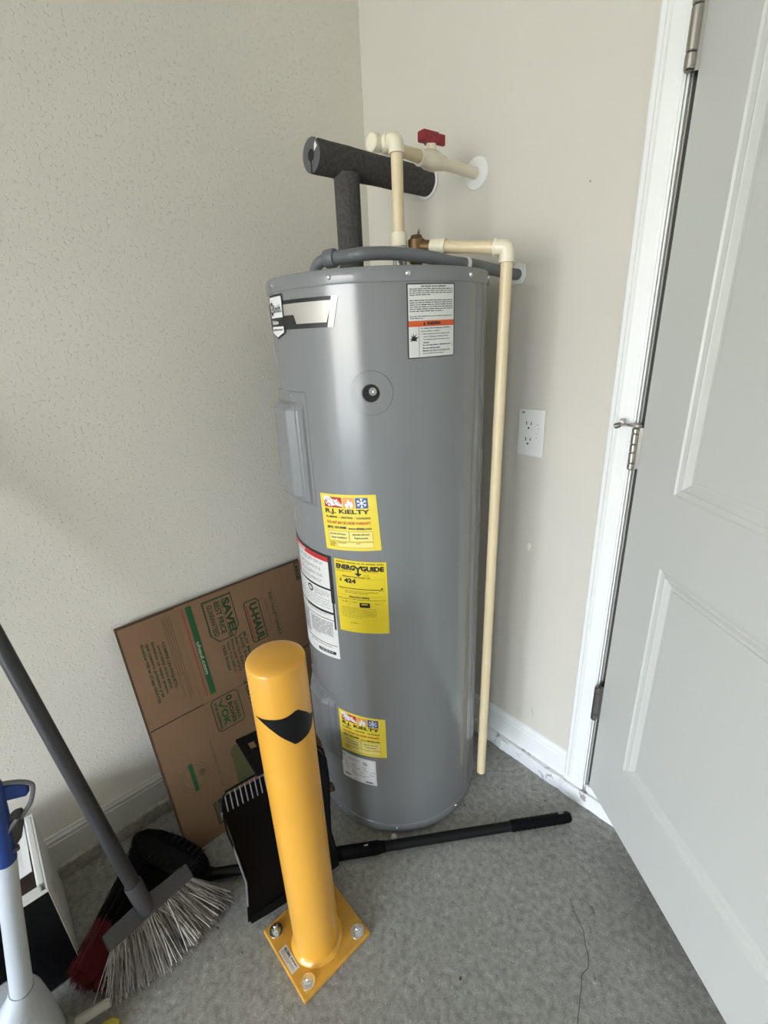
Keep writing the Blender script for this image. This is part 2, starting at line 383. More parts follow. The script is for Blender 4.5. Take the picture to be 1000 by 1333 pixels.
# baseboards with a moulded top
def baseboard(name, axis, a, b, m):
    prof = [(0, .041), (.0085, .041), (.0085, .104), (.0065, .107), (.0078, .110), (.0078, .116), (.0045, .121), (.0035, .1265), (0, .1286)]
    g = G(); vs = []
    for t in (a, b):
        for (d, z) in prof: vs.append((d, t, z) if axis == 'y' else (t, -d, z))
    n = len(prof); fs = [(i, (i + 1) % n, n + (i + 1) % n, n + i) for i in range(n)] + [tuple(range(n)), tuple(range(2 * n - 1, n - 1, -1))]
    g.add(vs, fs); return struct(g.build(name, m))
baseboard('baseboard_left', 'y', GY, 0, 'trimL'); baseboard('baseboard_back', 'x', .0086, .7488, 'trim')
# door casing (profiled), jamb, hinge-gap shade strip, threshold
def casing(x0, x1, mirror=False):
    prof = [(0, 0), (0, .010), (.004, .013), (.012, .0135), (.015, .0165), (.020, .0168), (.0225, .0145), (.045, .0125), (.050, .0105), (.052, .0125), (.056, .0115), (.057, 0)]
    W_ = x1 - x0; g = G(); vs = []
    for z in (.060, JZ + .05):
        for (d, h) in prof:
            x = x0 + d / .057 * W_; x = (x0 + x1 - x) if mirror else x
            vs.append((x, -h, z))
    n = len(prof); fs = [(i, (i + 1) % n, n + (i + 1) % n, n + i) for i in range(n)] + [tuple(range(n)), tuple(range(2 * n - 1, n - 1, -1))]
    g.add(vs, fs)
    for z0_, in ((.041,),): g.box((min(x0, x1), -.0125, z0_), (max(x0, x1), 0, .0602))
    return g
struct(casing(.7486, .8040).build('trim_3', 'trim'), 'white fluted door casing on the hinge side')
struct(casing(JX1 - .002, JX1 + .053, True).build('trim_4', 'trim'))
g = G(); g.box((.7486, -.014, JZ - .002), (JX1 + .053, 0, JZ + .055)); struct(g.build('trim_5', 'trim'))
g = G(); g.box((.8052, -.0115, .06), (.8086, .12, JZ + .0)).box((JX1 - .016, -.0, .06), (JX1 - .002, .12, JZ)).box((.81, 0, JZ - .014), (JX1 - .002, .12, JZ))
struct(g.build('door_frame', 'trim'), 'white door jamb')
g = G(); g.box((.8087, .004, .06), (.8190, .075, JZ - .014)); struct(g.build('gap_shade_strip', 'gap'))  # dark box in the hinge gap, its shade painted into the colour
g = G(); g.box((.8095, -.012, .041), (JX1, .13, .066)); struct(g.build('threshold', 'curbR', bevel=.003))

# ------------------------------------------------------------------ the door (two raised panels)
door = bpy.data.objects.new('door_1', None); COL.objects.link(door); door.location = (HX, HY, 0); struct(door, 'white two-panel door standing ajar on three nickel hinges')
dd = V((cos(PHI), -sin(PHI), 0)); dn = V((sin(PHI), cos(PHI), 0))    # along the leaf, into the leaf
def dp(a, dep, z): return V((HX, HY, 0)) + dd * a + dn * dep + V((0, 0, z))
def leaf():
    g = G(); z0, z1 = ZD, ZD + DH
    A0, A1 = .1125, DW - .1125; panels = [(.2665, .7965), (.947, z1 - .115)]
    # stiles and rails of the face
    for side, dep in ((0, 0.0), (1, DT)):
        sgn = 1 if side == 0 else -1
        def q(a0, a1, b0, b1): g.add([dp(a0, dep, b0), dp(a1, dep, b0), dp(a1, dep, b1), dp(a0, dep, b1)], [(0, 1, 2, 3)])
        q(0, A0, z0, z1); q(A1, DW, z0, z1); q(A0, A1, z0, panels[0][0]); q(A0, A1, panels[0][1], panels[1][0]); q(A0, A1, panels[1][1], z1)
        prof = [(0, 0), (.003, .0030), (.011, .0050), (.0135, .0036), (.016, .0055), (.026, .0105), (.0325, .0110), (.034, .0085), (.036, .0082)]
        for (p0, p1) in panels:
            vs = []; fs = []
            for (i_, d_) in prof:
                D = dep + sgn * d_
                vs += [dp(A0 + i_, D, p0 + i_), dp(A1 - i_, D, p0 + i_), dp(A1 - i_, D, p1 - i_), dp(A0 + i_, D, p1 - i_)]
            for k in range(len(prof) - 1):
                for j in range(4): fs.append((4 * k + j, 4 * k + (j + 1) % 4, 4 * k + 4 + (j + 1) % 4, 4 * k + 4 + j))
            k = 4 * (len(prof) - 1); fs.append((k, k + 1, k + 2, k + 3)); g.add(vs, fs)
    for (a, b) in (((0, z0), (DW, z0)), ((DW, z0), (DW, z1)), ((DW, z1), (0, z1)), ((0, z1), (0, z0))):
        g.add([dp(a[0], 0, a[1]), dp(b[0], 0, b[1]), dp(b[0], DT, b[1]), dp(a[0], DT, a[1])], [(0, 1, 2, 3)])
    return g
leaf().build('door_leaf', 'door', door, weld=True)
KX, KY = .8125, -.030
def hinge(z0, z1, segs, m, r=.0072, stop=False):
    h = G(); h.box((KX - .004, -.0215, z0), (KX + .002, -.0190, z1))
    h.add([V((KX, KY + .004, z0)), dp(.0005, -.0006, z0), dp(.0005, -.0006, z1), V((KX, KY + .004, z1))], [(0, 1, 2, 3)])
    h.box((KX - .0005, KY, z0), (KX + .0005, -.0190, z1))
    ho = h.build('hinge', m, door); tag(ho, 'nickel door hinge' if m == 'nickel' else 'darkened nickel door hinge')
    t = z0
    for i, f in enumerate(segs):
        L_ = (z1 - z0) * f; k = G()
        a, b = t + .0008, t + L_ - .0008
        k.lathe([(0, a), (r * .86, a), (r, a + .001), (r, b - .001), (r * .86, b), (0, b)], (KX, KY, 0), n=20); k.build('knuckle', m, ho); t += L_
    p = G(); p.lathe([(0, z0 - .002), (r * .8, z0 - .001), (r * .6, z0 + .002), (.003, z0 + .003), (.003, z1), (r * .7, z1), (r * .8, z1 + .003), (0, z1 + .0045)], (KX, KY, 0), n=16); p.build('hinge_pin', 'nickelD', ho)
    return ho
hinge(.312, .412, [.18, .64, .18], 'nickelD')
hm = hinge(.966, 1.050, [.16, .26, .20, .25, .13], 'nickel', .0066)
hinge(1.608, 1.708, [.22, .56, .22], 'nickel', .0082)
# hinge pin door stop: plate, threaded rod, rubber tip
s = G(); s.prism([(-.016, -.004), (-.004, -.010), (.010, -.009), (.014, 0), (.010, .008), (-.006, .008)], 1.053, 1.058, tf=lambda p: V((KX - .003 + p.x, KY + p.y, p.z)))
s.tube([(KX - .012, KY - .002, 1.0555), (KX - .028, KY - .012, 1.0555)], .0022, 10)
s.lathe([(0, -.004), (.0052, -.003), (.0058, 0), (.0052, .003), (0, .004)], (KX - .028, KY - .001, 1.0605), (.3, -1, .2), 14)
so = s.build('pin_stop', 'nickel', hm, bevel=.0006)
s = G(); s.lathe([(.0005, 0), (.0050, .001), (.0058, .008), (.0045, .012), (.0005, .0125)], (KX - .026, KY - .011, 1.0555), (-.82, -.5, -.25), 16); s.build('stop_tip', 'nickelD', hm)

# ================================================================== WATER HEATER
TX, TY, TR = .3565, -.2918, .226
heater = thing('water_heater', (TX, TY, 0), 'tall grey cylindrical electric water heater covered in stickers, standing in the corner', 'water heater')
def cyl(th, z, off=0.0, Rr=TR, X=TX, Y=TY): a = R(th); return V((X + (Rr + off) * cos(a), Y + (Rr + off) * sin(a), z))
g = G(); g.lathe([(.0, .030), (TR - .004, .030), (TR, .033), (TR, 1.328), (TR - .003, 1.330), (0, 1.330)], (TX, TY, 0), n=144); g.build('jacket', 'tank', heater)
g = G(); g.lathe([(.0, .012), (TR - .001, .012), (TR + .0012, .013), (TR + .0012, .0365), (TR + .0004, .0375), (TR - .002, .038)], (TX, TY, 0), n=144); g.build('bottom_band', 'tank2', heater)
g = G(); g.lathe([(TR - .002, 1.3265), (TR + .0026, 1.3267), (TR + .0032, 1.3280), (TR + .0032, 1.3470), (TR + .0020, 1.3500), (TR - .002, 1.3510), (TR - .010, 1.3500), (TR - .014, 1.3470), (0, 1.3470)], (TX, TY, 0), n=144); g.build('top_cap', 'tank2', heater)
g = G()
for (a, b, o) in ((13, 13.6, .0012), (20.5, 21.3, .0016)):
    vs = []
    for z in (.04, 1.325): vs += [cyl(a - .8, z, .0001), cyl(a, z, o), cyl(b, z, o), cyl(b + .8, z, .0001)]
    g.add(vs, [(0, 1, 5, 4), (1, 2, 6, 5), (2, 3, 7, 6)], 0, True)
g.build('seam', 'tank2', heater)
for th, z in [(-62.4, 1.338), (-28.5, 1.338), (5, 1.338), (26.6, 1.338), (-100.3, 1.338), (-44.1, .0265), (0.9, .0265), (-88, .0265), (-104, .0265), (60, 1.338), (-140, 1.338), (180, 1.338)]:
    n_ = cyl(th, z, 1) - cyl(th, z, 0); g = G(); g.lathe([(.0044, 0), (.0044, .0012), (.0034, .0018), (.0030, .0034), (.0016, .0042), (0, .0042)], cyl(th, z, .0025 if z > 1 else .0008), n_, 12); g.build('screw', 'steel', heater)
# feet
for th in (-60, 60, 180):
    g = G(); c = cyl(th, 0, -.03); g.lathe([(0, 0), (.018, 0), (.020, .004), (.014, .0125), (0, .0125)], c, n=16); g.build('foot', 'cpvcf' if th == -60 else 'tank2', heater)
g = G(); g.lathe([(0, 0), (.006, 0), (.008, .005), (.005, .012), (0, .012)], (.5195, -.462, 0), n=12); g.build('foot', 'white', heater)

# element access covers: stepped raised panels that follow the curve
def access(z0, z1, th1, width, depth, name='access_cover'):
    th0 = th1 - width; cols = [(0, 0), (.25, .0012), (1.6, .0014), (2.4, .007), (5.2, .0085), (5.8, .0100), (6.6, .0085), (7.2, .0110), (11.0, depth * .98), (12.2, depth)]
    prof = [(th1 - a, o) for a, o in cols] + [(th0 + a, o) for a, o in reversed(cols)]
    zs = [(z1, 0, .02), (z1 - .0006, 1, .06), (z1 - .020, 1, .06), (z1 - .026, 1, .55), (z1 - .036, 1, 1.0), (z0 + .020, 1, 1.0), (z0 + .010, 1, .75), (z0 + .004, 1, .10), (z0, 0, .02)]
    g = G(); vs = []; nc = len(prof)
    for (z, k, f) in zs:
        for (th, o) in prof:
            vs.append(cyl(th, z, .0002 + (min(o, .0013) + max(o - .0013, 0) * f) * (1 if k else 0)))
    fs = [(i * nc + j, i * nc + j + 1, (i + 1) * nc + j + 1, (i + 1) * nc + j) for i in range(len(zs) - 1) for j in range(nc - 1)]
    g.add(vs, fs, 0, False); o = g.build(name, 'tank2', heater, bevel=.0007)
    for z in (z1 - .010,):
        c = cyl(th1 - width * .32, z, .0016); n_ = cyl(th1 - width * .32, z, 1) - cyl(th1 - width * .32, z, 0); s = G(); s.lathe([(.0036, 0), (.0030, .0016), (0, .0022)], c, n_, 10); s.build('screw', 'steel', o)
    return o
tag(access(.915, 1.148, -81.8, 38, .020), 'upper stepped grey cover plate')
tag(access(.215, .425, -80.3, 38, .017), 'lower stepped grey cover plate')

# round flanges
def flange(th, z, rad, hole, name):
    c0 = cyl(th, z, 0); nrm = (cyl(th, z, 1) - c0); ax = V((-sin(R(th)), cos(R(th)), 0)); g = G(); vs = []; fs = []; n = 40
    rr = [hole, hole + .0012, hole + .004, rad * .6, rad - .0006, rad]; of = [.0006, .0018, .0018, .0017, .0016, .0001]
    for r_, o_ in zip(rr, of):
        for k in range(n):
            a = 2 * pi * k / n; u = r_ * cos(a); w = r_ * sin(a); vs.append(cyl(th + degrees(u / TR), z + w, o_))
    for i in range(len(rr) - 1):
        for k in range(n): fs.append((i * n + k, i * n + (k + 1) % n, (i + 1) * n + (k + 1) % n, (i + 1) * n + k))
    g.add(vs, fs, 0, False); o = g.build(name, 'tank2', heater)
    h = G(); vs = [cyl(th + degrees(hole * 1.02 * cos(2 * pi * k / n) / TR), z + hole * 1.02 * sin(2 * pi * k / n), .0007) for k in range(n)]
    h.add(vs, [tuple(range(n))]); h.build('opening', 'hole', o)
    return o, c0, nrm
fo, c0, nrm = flange(-46.6, 1.1466, .0395, .0155, 'port_flange')
sd = V((-sin(R(-46.6)), cos(R(-46.6)), 0)); pc = c0 + sd * .0035 + V((0, 0, .0030))
g = G(); g.lathe([(.0040, .0010), (.0040, .0034), (.0066, .0034), (.0076, .0026), (.0078, .0008)], pc, nrm, 24); g.build('port_plug', 'nickelD', fo)
g = G(); u_ = sd; w_ = V((0, 0, 1))
for k in range(4):
    a = pi / 4 + k * pi / 2; g.box((-.0014, -.0014, .0008), (.0014, .0014, .0030), tf=lambda p: pc + u_ * (p.x + cos(a) * .0018) + w_ * (p.y + sin(a) * .0018) + nrm * p.z)
g.build('square_drive', 'steel', fo)
fo, c0, nrm = flange(-96.1, .0705, .0395, .013, 'drain_flange')
ax = nrm
g = G(); g.lathe([(.011, .001), (.0125, .004), (.0125, .009), (.010, .010), (.0095, .022), (.0115, .0225), (.0115, .028), (.0085, .029), (.0085, .036), (.0100, .0365), (.0100, .040), (0, .040)], c0, ax, 20); dv = g.build('drain_valve', 'brass', heater); tag(dv, 'brass drain valve low on the side')
g = G(); g.lathe([(.0102, .0400), (.0106, .041), (.0106, .046), (.0080, .0475), (0, .0475)], c0, ax, 20); g.build('valve_outlet', 'brassL', dv)
g = G(); g.lathe([(.004, .0), (.004, .010), (.0075, .0105), (.0075, .013), (0, .0135)], c0 + ax * .016, (0.2, 0, 1), 12); g.build('valve_stem', 'brass', dv)

# ---- stickers: four measured corners (angle, height): TL, TR, BR, BL
def stick(name, label, corners, base, border=None):
    (a, b, c, d) = corners; fine = max(24, int(abs(b[0] - a[0]) * 1.0))
    def fn(x, y, lay):
        t = [(a[i] * (1 - x) + b[i] * x) * (1 - y) + (d[i] * (1 - x) + c[i] * x) * y for i in (0, 1)]
        return cyl(t[0], t[1], .0006 + .00022 * lay)
    g = G(); nx, ny = max(16, int(abs(b[0] - a[0]) * 1.0)), 6; vs = [fn(i / nx, j / ny, 0) for j in range(ny + 1) for i in range(nx + 1)]
    fs = [(j * (nx + 1) + i, j * (nx + 1) + i + 1, (j + 1) * (nx + 1) + i + 1, (j + 1) * (nx + 1) + i) for j in range(ny) for i in range(nx)]
    g.add(vs, fs, 0, True); o = g.build(name, base, heater); o['label'] = label
    return o, Print(fn, fine)

def contractor(corners, label):
    o, p = stick('sticker', label, corners, 'pY'); asp = .975
    # red square with the white truck
    p.rect(.075, .05, .415, .23, 'pR', 1)
    p.poly([(.065, .045), (.16, .03), (.24, .085), (.30, .10), (.33, .075), (.345, .11), (.41, .165), (.43, .215), (.38, .205), (.30, .19), (.24, .20), (.17, .225), (.10, .165), (.07, .10)], 'pW2', 2)
    for (x, y, r) in ((.165, .195, .033), (.115, .125, .018)):
        p.line([(x + r * cos(k * pi / 5), y + r * sin(k * pi / 5)) for k in range(10)], .014, 'pR', 3, asp, True)
    p.line([(.25, .11), (.29, .175)], .012, 'pR', 3, asp); p.line([(.32, .12), (.40, .17)], .010, 'pR', 3, asp); p.line([(.14, .08), (.22, .105)], .010, 'pG', 3, asp)
    p.rect(.432, .05, .635, .23, 'pOf', 1)
    p.poly([(.49, .228), (.465, .185), (.475, .145), (.50, .165), (.51, .115), (.535, .07), (.548, .105), (.575, .13), (.583, .105), (.605, .15), (.61, .19), (.585, .228)], 'pW2', 2)
    p.poly([(.53, .228), (.522, .205), (.54, .175), (.556, .205), (.55, .228)], 'pOf', 3)
    p.rect(.652, .05, .862, .232, 'pB', 1)
    for k in range(3):
        a = k * pi / 3 + pi / 2; cx, cy, L_ = .757, .141, .078
        p.line([(cx - L_ * cos(a), cy - L_ * sin(a)), (cx + L_ * cos(a), cy + L_ * sin(a))], .016, 'pW2', 2, asp)
        for s_ in (-1, 1):
            bx, by = cx + s_ * L_ * .6 * cos(a), cy + s_ * L_ * .6 * sin(a)
            for t in (-.7, .7): p.line([(bx, by), (bx + s_ * .032 * cos(a + t), by + s_ * .032 * sin(a + t))], .010, 'pW2', 2, asp)
    p.text('R.J. KiELTY', .075, .255, .875, .355, 'pK', .02)
    p.text('PLUMBING', .080, .378, .30, .415, 'pK', .01); p.text('HEATING', .37, .382, .575, .420, 'pK', .01); p.text('COOLING', .64, .386, .875, .424, 'pK', .01)
    for x in (.33, .605): p.rect(x, .397, x + .012, .409, 'pK', 1)
    p.text('THIS UNIT MAY BE UNDER WARRANTY', .075, .470, .875, .522, 'pRt', .018)
    p.text('(803) 335-8488', .08, .560, .445, .615, 'pN', .03); p.text('www.rjkielty.com', .475, .572, .875, .622, 'pN', .03)
    p.rect(.085, .648, .475, .825, 'pY2', 1); p.rect(.49, .650, .885, .828, 'pY2', 1); p.rect(.475, .648, .482, .825, 'pO2', 2)
    p.frame(.085, .648, .885, .828, .004, .004, 'pO2', 2)
    p.text('$25.00 Off Water', .115, .685, .425, .722, 'pK'); p.text('Heater Installation', .13, .745, .43, .782, 'pK')
    p.text('$50.00 Off A/C', .54, .685, .835, .722, 'pK', .01); p.text('Replacement', .57, .745, .80, .790, 'pK', .01)
    p.rect(.235, .845, .885, .945, 'pY2', 1); p.frame(.235, .845, .885, .945, .004, .004, 'pO2', 2)
    p.dashes(.09, .845, .21, .945, 5, 'pO2', 1, .5, .8, (.02, .05), .008, 4)
    p.text('INSTALLED BY', .26, .853, .42, .872, 'pK'); p.text('DATE', .59, .853, .66, .872, 'pK')
    p.build(o); return o
contractor(((-78.1, .9495), (-46.9, .9545), (-45.3, .8350), (-76.9, .8262)), 'yellow plumbing company sticker with three pictogram squares, the upper one')
contractor(((-80.1, .3905), (-48.2, .3920), (-48.3, .2716), (-80.0, .2622)), 'yellow plumbing company sticker with three pictogram squares, the lower one')

# energy guide
o, p = stick('sticker', 'yellow energy cost guide sticker with black lettering', ((-72.7, .8075), (-43.2, .8078), (-43.2, .6352), (-72.4, .6285)), 'pEG')
p.dashes(.04, .025, .95, .045, 1, 'pO2', 1, .7, 1, (.05, .2), .02, 2)
p.text('ENERG', .035, .060, .42, .128, 'pK', .045); p.text('GUIDE', .53, .060, .955, .128, 'pK', .045)
p.line([(.415, .070), (.475, .105), (.475, .165)], .034, 'pK', 2, 1.5); p.line([(.535, .070), (.475, .105)], .034, 'pK', 2, 1.5)
p.poly([(.40, .162), (.55, .162), (.475, .205)], 'pK', 2)
p.dashes(.04, .138, .36, .168, 3, 'pO2', 1, .4, .5, (.03, .1), .012, 3); p.dashes(.58, .138, .86, .15, 1, 'pO2', 1, .5, 1, (.03, .1), .012, 5); p.dashes(.58, .175, .70, .20, 2, 'pO2', 1, .4, .8, (.03, .05), .012, 5)
p.text('Estimated Yearly Energy Cost', .16, .205, .70, .228, 'pK', .02)
p.text('$', .09, .252, .13, .294, 'pK', .04); p.text('424', .18, .243, .42, .302, 'pK', .04)
p.rect(.06, .372, .90, .381, 'pK', 1); p.poly([(.87, .352), (.93, .352), (.90, .378)], 'pK', 2)
p.dashes(.07, .392, .17, .402, 1, 'pO2', 1, .6, 1, (.02, .05)); p.dashes(.84, .392, .93, .402, 1, 'pK', 1, .6, 1)
p.dashes(.18, .405, .84, .452, 3, 'pO2', 1, .35, .7, (.03, .12), .012, 8)
p.frame(.03, .235, .95, .475, .003, .002, 'pO2', 1)
p.text('First Hour Rating', .27, .480, .66, .508, 'pK', .03)
p.text('(How much hot water you get in the first hour of use)', .03, .515, .96, .532, 'pK')
p.dashes(.10, .562, .23, .575, 1, 'pO2', 1, .7, 1); p.dashes(.33, .562, .40, .575, 1, 'pO2', 1, .7, 1); p.dashes(.76, .568, .83, .580, 1, 'pO2', 1, .7, 1)
p.frame(.25, .553, .31, .585, .003, .002, 'pO2', 1); p.frame(.84, .553, .90, .585, .003, .002, 'pO2', 1)
p.rect(.46, .563, .66, .630, 'pK', 1); p.rect(.50, .578, .62, .590, 'pEG', 2)
p.dashes(.08, .645, .78, .80, 7, 'pO2', 1, .22, .6, (.03, .12), .014, 9)
p.dashes(.25, .86, .42, .872, 1, 'pK', 1, .5, 1)
p.build(o)

# relief valve instructions (white, orange band)
o, p = stick('sticker', 'white relief valve instruction sticker with an orange warning band', ((-29.3, 1.3225), (-5.1, 1.3232), (-5.1, 1.2032), (-29.3, 1.2020)), 'pK')
p.rect(.022, .014, .978, .986, 'pW', 1)
p.text('T&P RELIEF VALVE OPENING', .26, .030, .78, .050, 'pK', .02, 3)
p.dashes(.05, .066, .95, .170, 4, 'pK', 2, .38, .45, (.03, .10), .014, 11); p.dashes(.05, .215, .95, .385, 6, 'pK', 2, .36, .75, (.03, .12), .014, 12); p.dashes(.05, .425, .95, .475, 2, 'pK', 2, .36, .28, (.03, .09), .014, 13)
p.rect(.022, .488, .978, .566, 'pO', 2); p.text('WARNING', .37, .505, .66, .548, 'pK', .03, 4); p.poly([(.30, .548), (.325, .503), (.35, .548)], 'pK', 4)
p.rect(.215, .566, .222, .986, 'pK', 2)
cx, cy = .115, .735; st = []
for k, (a, r) in enumerate([(-170, .085), (-150, .035), (-125, .10), (-110, .045), (-95, .12), (-80, .05), (-62, .12), (-48, .045), (-25, .10), (10, .05), (35, .08), (60, .03), (90, .035), (125, .03), (150, .085), (170, .04)]):
    st.append((cx + r * cos(R(a)), cy + r * .75 * sin(R(a))))
p.poly(st, 'pK', 3)
for i, (t, x0, x1, h) in enumerate([('To reduce risk of explosion resulting in', .25, .90, 1), ('serious injury or death:', .25, .64, 0), ('- If the temperature and pressure relief', .26, .88, 0), ('valve is dripping or leaking, follow', .30, .84, 0), ('"Troubleshooting" instructions in the', .30, .86, 0), ('manual.', .30, .42, 0), ('Do not plug valve or discharge tube.', .29, .90, 1), ('Do not remove valve.', .29, .66, 1), ('Maintain the valve in accordance with', .29, .88, 0), ('the procedure in the manual.', .29, .74, 0)]):
    y = .582 + i * .0385; p.text(t, x0, y, x1, y + .021, 'pK', .03 if h else .008, 3)
p.build(o)

# large warning sheet (wraps away to the left)
o, p = stick('sticker', 'tall white safety warning sheet with a red header curving round the left side', ((-132, .816), (-74.8, .8085), (-74.6, .5430), (-130, .505)), 'pW')
p.rect(0, 0, 1, .022, 'pK', 1); p.rect(.955, .0, 1, .44, 'pK', 1); p.rect(.965, .44, .99, .70, 'pK', 1)
p.rect(.0, .022, .955, .065, 'pR', 1); p.text('DANGER', .42, .032, .60, .056, 'pW', .03, 3)
p.rect(.10, .075, .40, .30, 'pG', 1); p.poly([(.12, .09), (.30, .10), (.34, .20), (.28, .22), (.36, .29), (.16, .27)], 'pG2', 2)
p.poly([(.30, .20), (.36, .24), (.39, .30), (.33, .29)], 'pR', 3); p.poly([(.22, .10), (.30, .09), (.28, .14)], 'pK', 3)
for k, y in enumerate((.085, .145, .20, .255)): p.dashes(.44, y, .88 - .04 * (k % 2), y + .042, 3, 'pG2', 2, .35, .5, (.03, .1), .014, 20 + k)
p.rect(0, .310, .96, .328, 'pK', 1)
p.lay = 0
cx, cy = .62, .375; p.poly([(cx + .055 * cos(k * pi / 10), cy + .034 * sin(k * pi / 10)) for k in range(20)], 'pK', 2)
p.poly([(cx - .03, cy - .012), (cx, cy - .020), (cx, cy + .020), (cx - .03, cy + .012)], 'pW', 3); p.poly([(cx + .006, cy - .018), (cx + .03, cy - .006), (cx + .03, cy + .014), (cx + .006, cy + .020)], 'pW', 3)
p.dashes(.70, .350, .94, .410, 5, 'pG', 2, .4, .6, (.03, .07), .014, 31); p.dashes(.20, .350, .52, .50, 6, 'pG', 2, .25, .5, (.05, .1), .02, 32)
for k, y in enumerate((.425, .450, .475, .500)): p.dashes(.30 + .02 * k, y, .93, y + .012, 1, 'pG2', 2, .35, 1, (.04, .1), .014, 33 + k)
p.rect(.0, .535, .99, .548, 'pK', 1); p.rect(.50, .535, .99, .556, 'pK', 2); p.dashes(.15, .565, .93, .590, 2, 'pG', 2, .35, .9, (.04, .1), .014, 41)
p.rect(0, .612, .99, .618, 'pK', 1)
p.dashes(.10, .63, .50, .86, 14, 'pG2', 2, .42, .5, (.04, .12), .012, 42); p.dashes(.55, .64, .94, .80, 11, 'pG2', 2, .42, .5, (.04, .12), .012, 43)
p.rect(.0, .868, .98, .874, 'pK', 1)
p.dashes(.50, .89, .90, .905, 1, 'pG', 2, .6, 1, (.04, .1)); p.rect(.66, .935, .95, .965, 'pK', 2); p.dashes(.69, .944, .92, .956, 1, 'pW', 3, .6, 1, (.02, .05))
p.build(o)

# rating plate
o, p = stick('sticker', 'small white rating sticker with fine grey print', ((-81.6, .2530), (-55.9, .2555), (-55.8, .1715), (-81.0, .1665)), 'pW2')
p.frame(.03, .03, .965, .965, .005, .007, 'pG', 1)
p.line([(.10 + .035 * cos(k * pi / 6), .12 + .045 * sin(k * pi / 6)) for k in range(12)], .014, 'pG2', 2, .8, True)
p.line([(.72 + .055 * cos(k * pi / 6), .20 + .060 * sin(k * pi / 6)) for k in range(12)], .014, 'pG2', 2, .8, True); p.text('UL', .69, .17, .75, .23, 'pG2', .03)
p.dashes(.25, .13, .58, .24, 3, 'pG', 1, .4, .7, (.04, .1), .014, 51); p.dashes(.10, .26, .20, .30, 1, 'pG', 1, .5, 1)
for k, (x, y) in enumerate([(.10, .35), (.32, .36), (.62, .35), (.10, .45), (.30, .45), (.45, .46), (.66, .46), (.86, .48), (.14, .55), (.33, .56), (.55, .57), (.84, .60), (.30, .65)]): p.dashes(x, y, x + .12, y + .03, 1, 'pG2', 2, .7, 1, (.02, .05), .01, 60 + k)
p.dashes(.36, .70, .78, .76, 2, 'pG2', 1, .4, .8, (.04, .1), .014, 52); p.rect(.08, .80, .26, .88, 'pG', 2); p.rect(.70, .88, .90, .94, 'pG2', 2)
p.build(o)

# name plate near the top left
o, p = stick('name_plate', 'black and silver maker name plate near the top', ((-122, 1.326), (-58.0, 1.326), (-58.0, 1.243), (-122, 1.243)), 'hole')
bpy.data.objects.remove(o)
g = G(); o = None
def npf(x, y, lay): return cyl(-122 + 64 * x, 1.326 - .083 * y, .0006 + .00028 * lay)
p = Print(npf, 80)
p.rect(.02, .30, .98, .40, 'pK', 0); p.poly([(.0, .19), (.42, .19), (.98, .19), (.935, .79), (.0, .79)], 'pK', 0)
# base sheet
base = G()
N_ = 64
def xr(y): return .985 - .055 * (y - .19) / .6
vs = []
for i in range(N_ + 1): vs += [npf(.02 + (xr(.19) - .02) * i / N_, .19, 0), npf(.02 + (xr(.79) - .02) * i / N_, .79, 0)]
base.add(vs, [(2 * i, 2 * i + 1, 2 * i + 3, 2 * i + 2) for i in range(N_)], 0, True)
plate = base.build('name_plate', 'pK', heater); plate['label'] = 'black and silver maker name plate near the top'
p = Print(npf, 80)
p.rect(.455, .27, .87, .69, 'silver', 1); p.poly([(.865, .27), (.935, .27), (.885, .69), (.865, .69)], 'silver', 1); p.poly([(.935, .19), (.985, .19), (.935, .79), (.89, .79)], 'silver', 2)
p.rect(.455, .50, .58, .69, 'pK', 2); p.poly([(.57, .50), (.585, .50), (.61, .69), (.57, .69)], 'pK', 2)
p.rect(.180, .035, .462, .82, 'pK', 3); p.poly([(.180, .81), (.462, .81), (.462, .86), (.32, .985), (.180, .86)], 'pK', 3)
p.rect(.190, .085, .445, .525, 'pW2', 4)
p.poly([(.240 + .046 * cos(k * pi / 12), .33 + .150 * sin(k * pi / 12)) for k in range(24)], 'pK', 5); p.poly([(.250 + .020 * cos(k * pi / 8), .33 + .075 * sin(k * pi / 8)) for k in range(16)], 'pW2', 6); p.poly([(.252 + .010 * cos(k * pi / 8), .33 + .036 * sin(k * pi / 8)) for k in range(16)], 'pK', 7)
p.line([(.204, .39), (.222, .24), (.232, .39)], .007, 'pW2', 6, 1.0)
p.text('Smith.', .288, .250, .438, .420, 'pK', .012, 5)
p.text('ProLine', .215, .575, .360, .665, 'pW2', .03, 5)
p.poly([(.200, .715), (.442, .715), (.442, .845), (.32, .945), (.200, .845)], 'pW2', 5); p.text('COMMERCIAL GRADE', .218, .765, .425, .805, 'pK', .02, 6)
p.build(plate)

# ---- fittings on the tank top
for x, y, zt_ in ((.24, -.2645, 1.372), (.42, -.287, 1.402)):
    g = G(); g.lathe([(.0, 1.3465), (.021, 1.3465), (.021, 1.350), (.0135, 1.351), (.0135, zt_ - .012), (.0150, zt_ - .011), (.0150, zt_), (.0, zt_)], (x, y, 0), n=24); g.build('nipple', 'steel', heater)

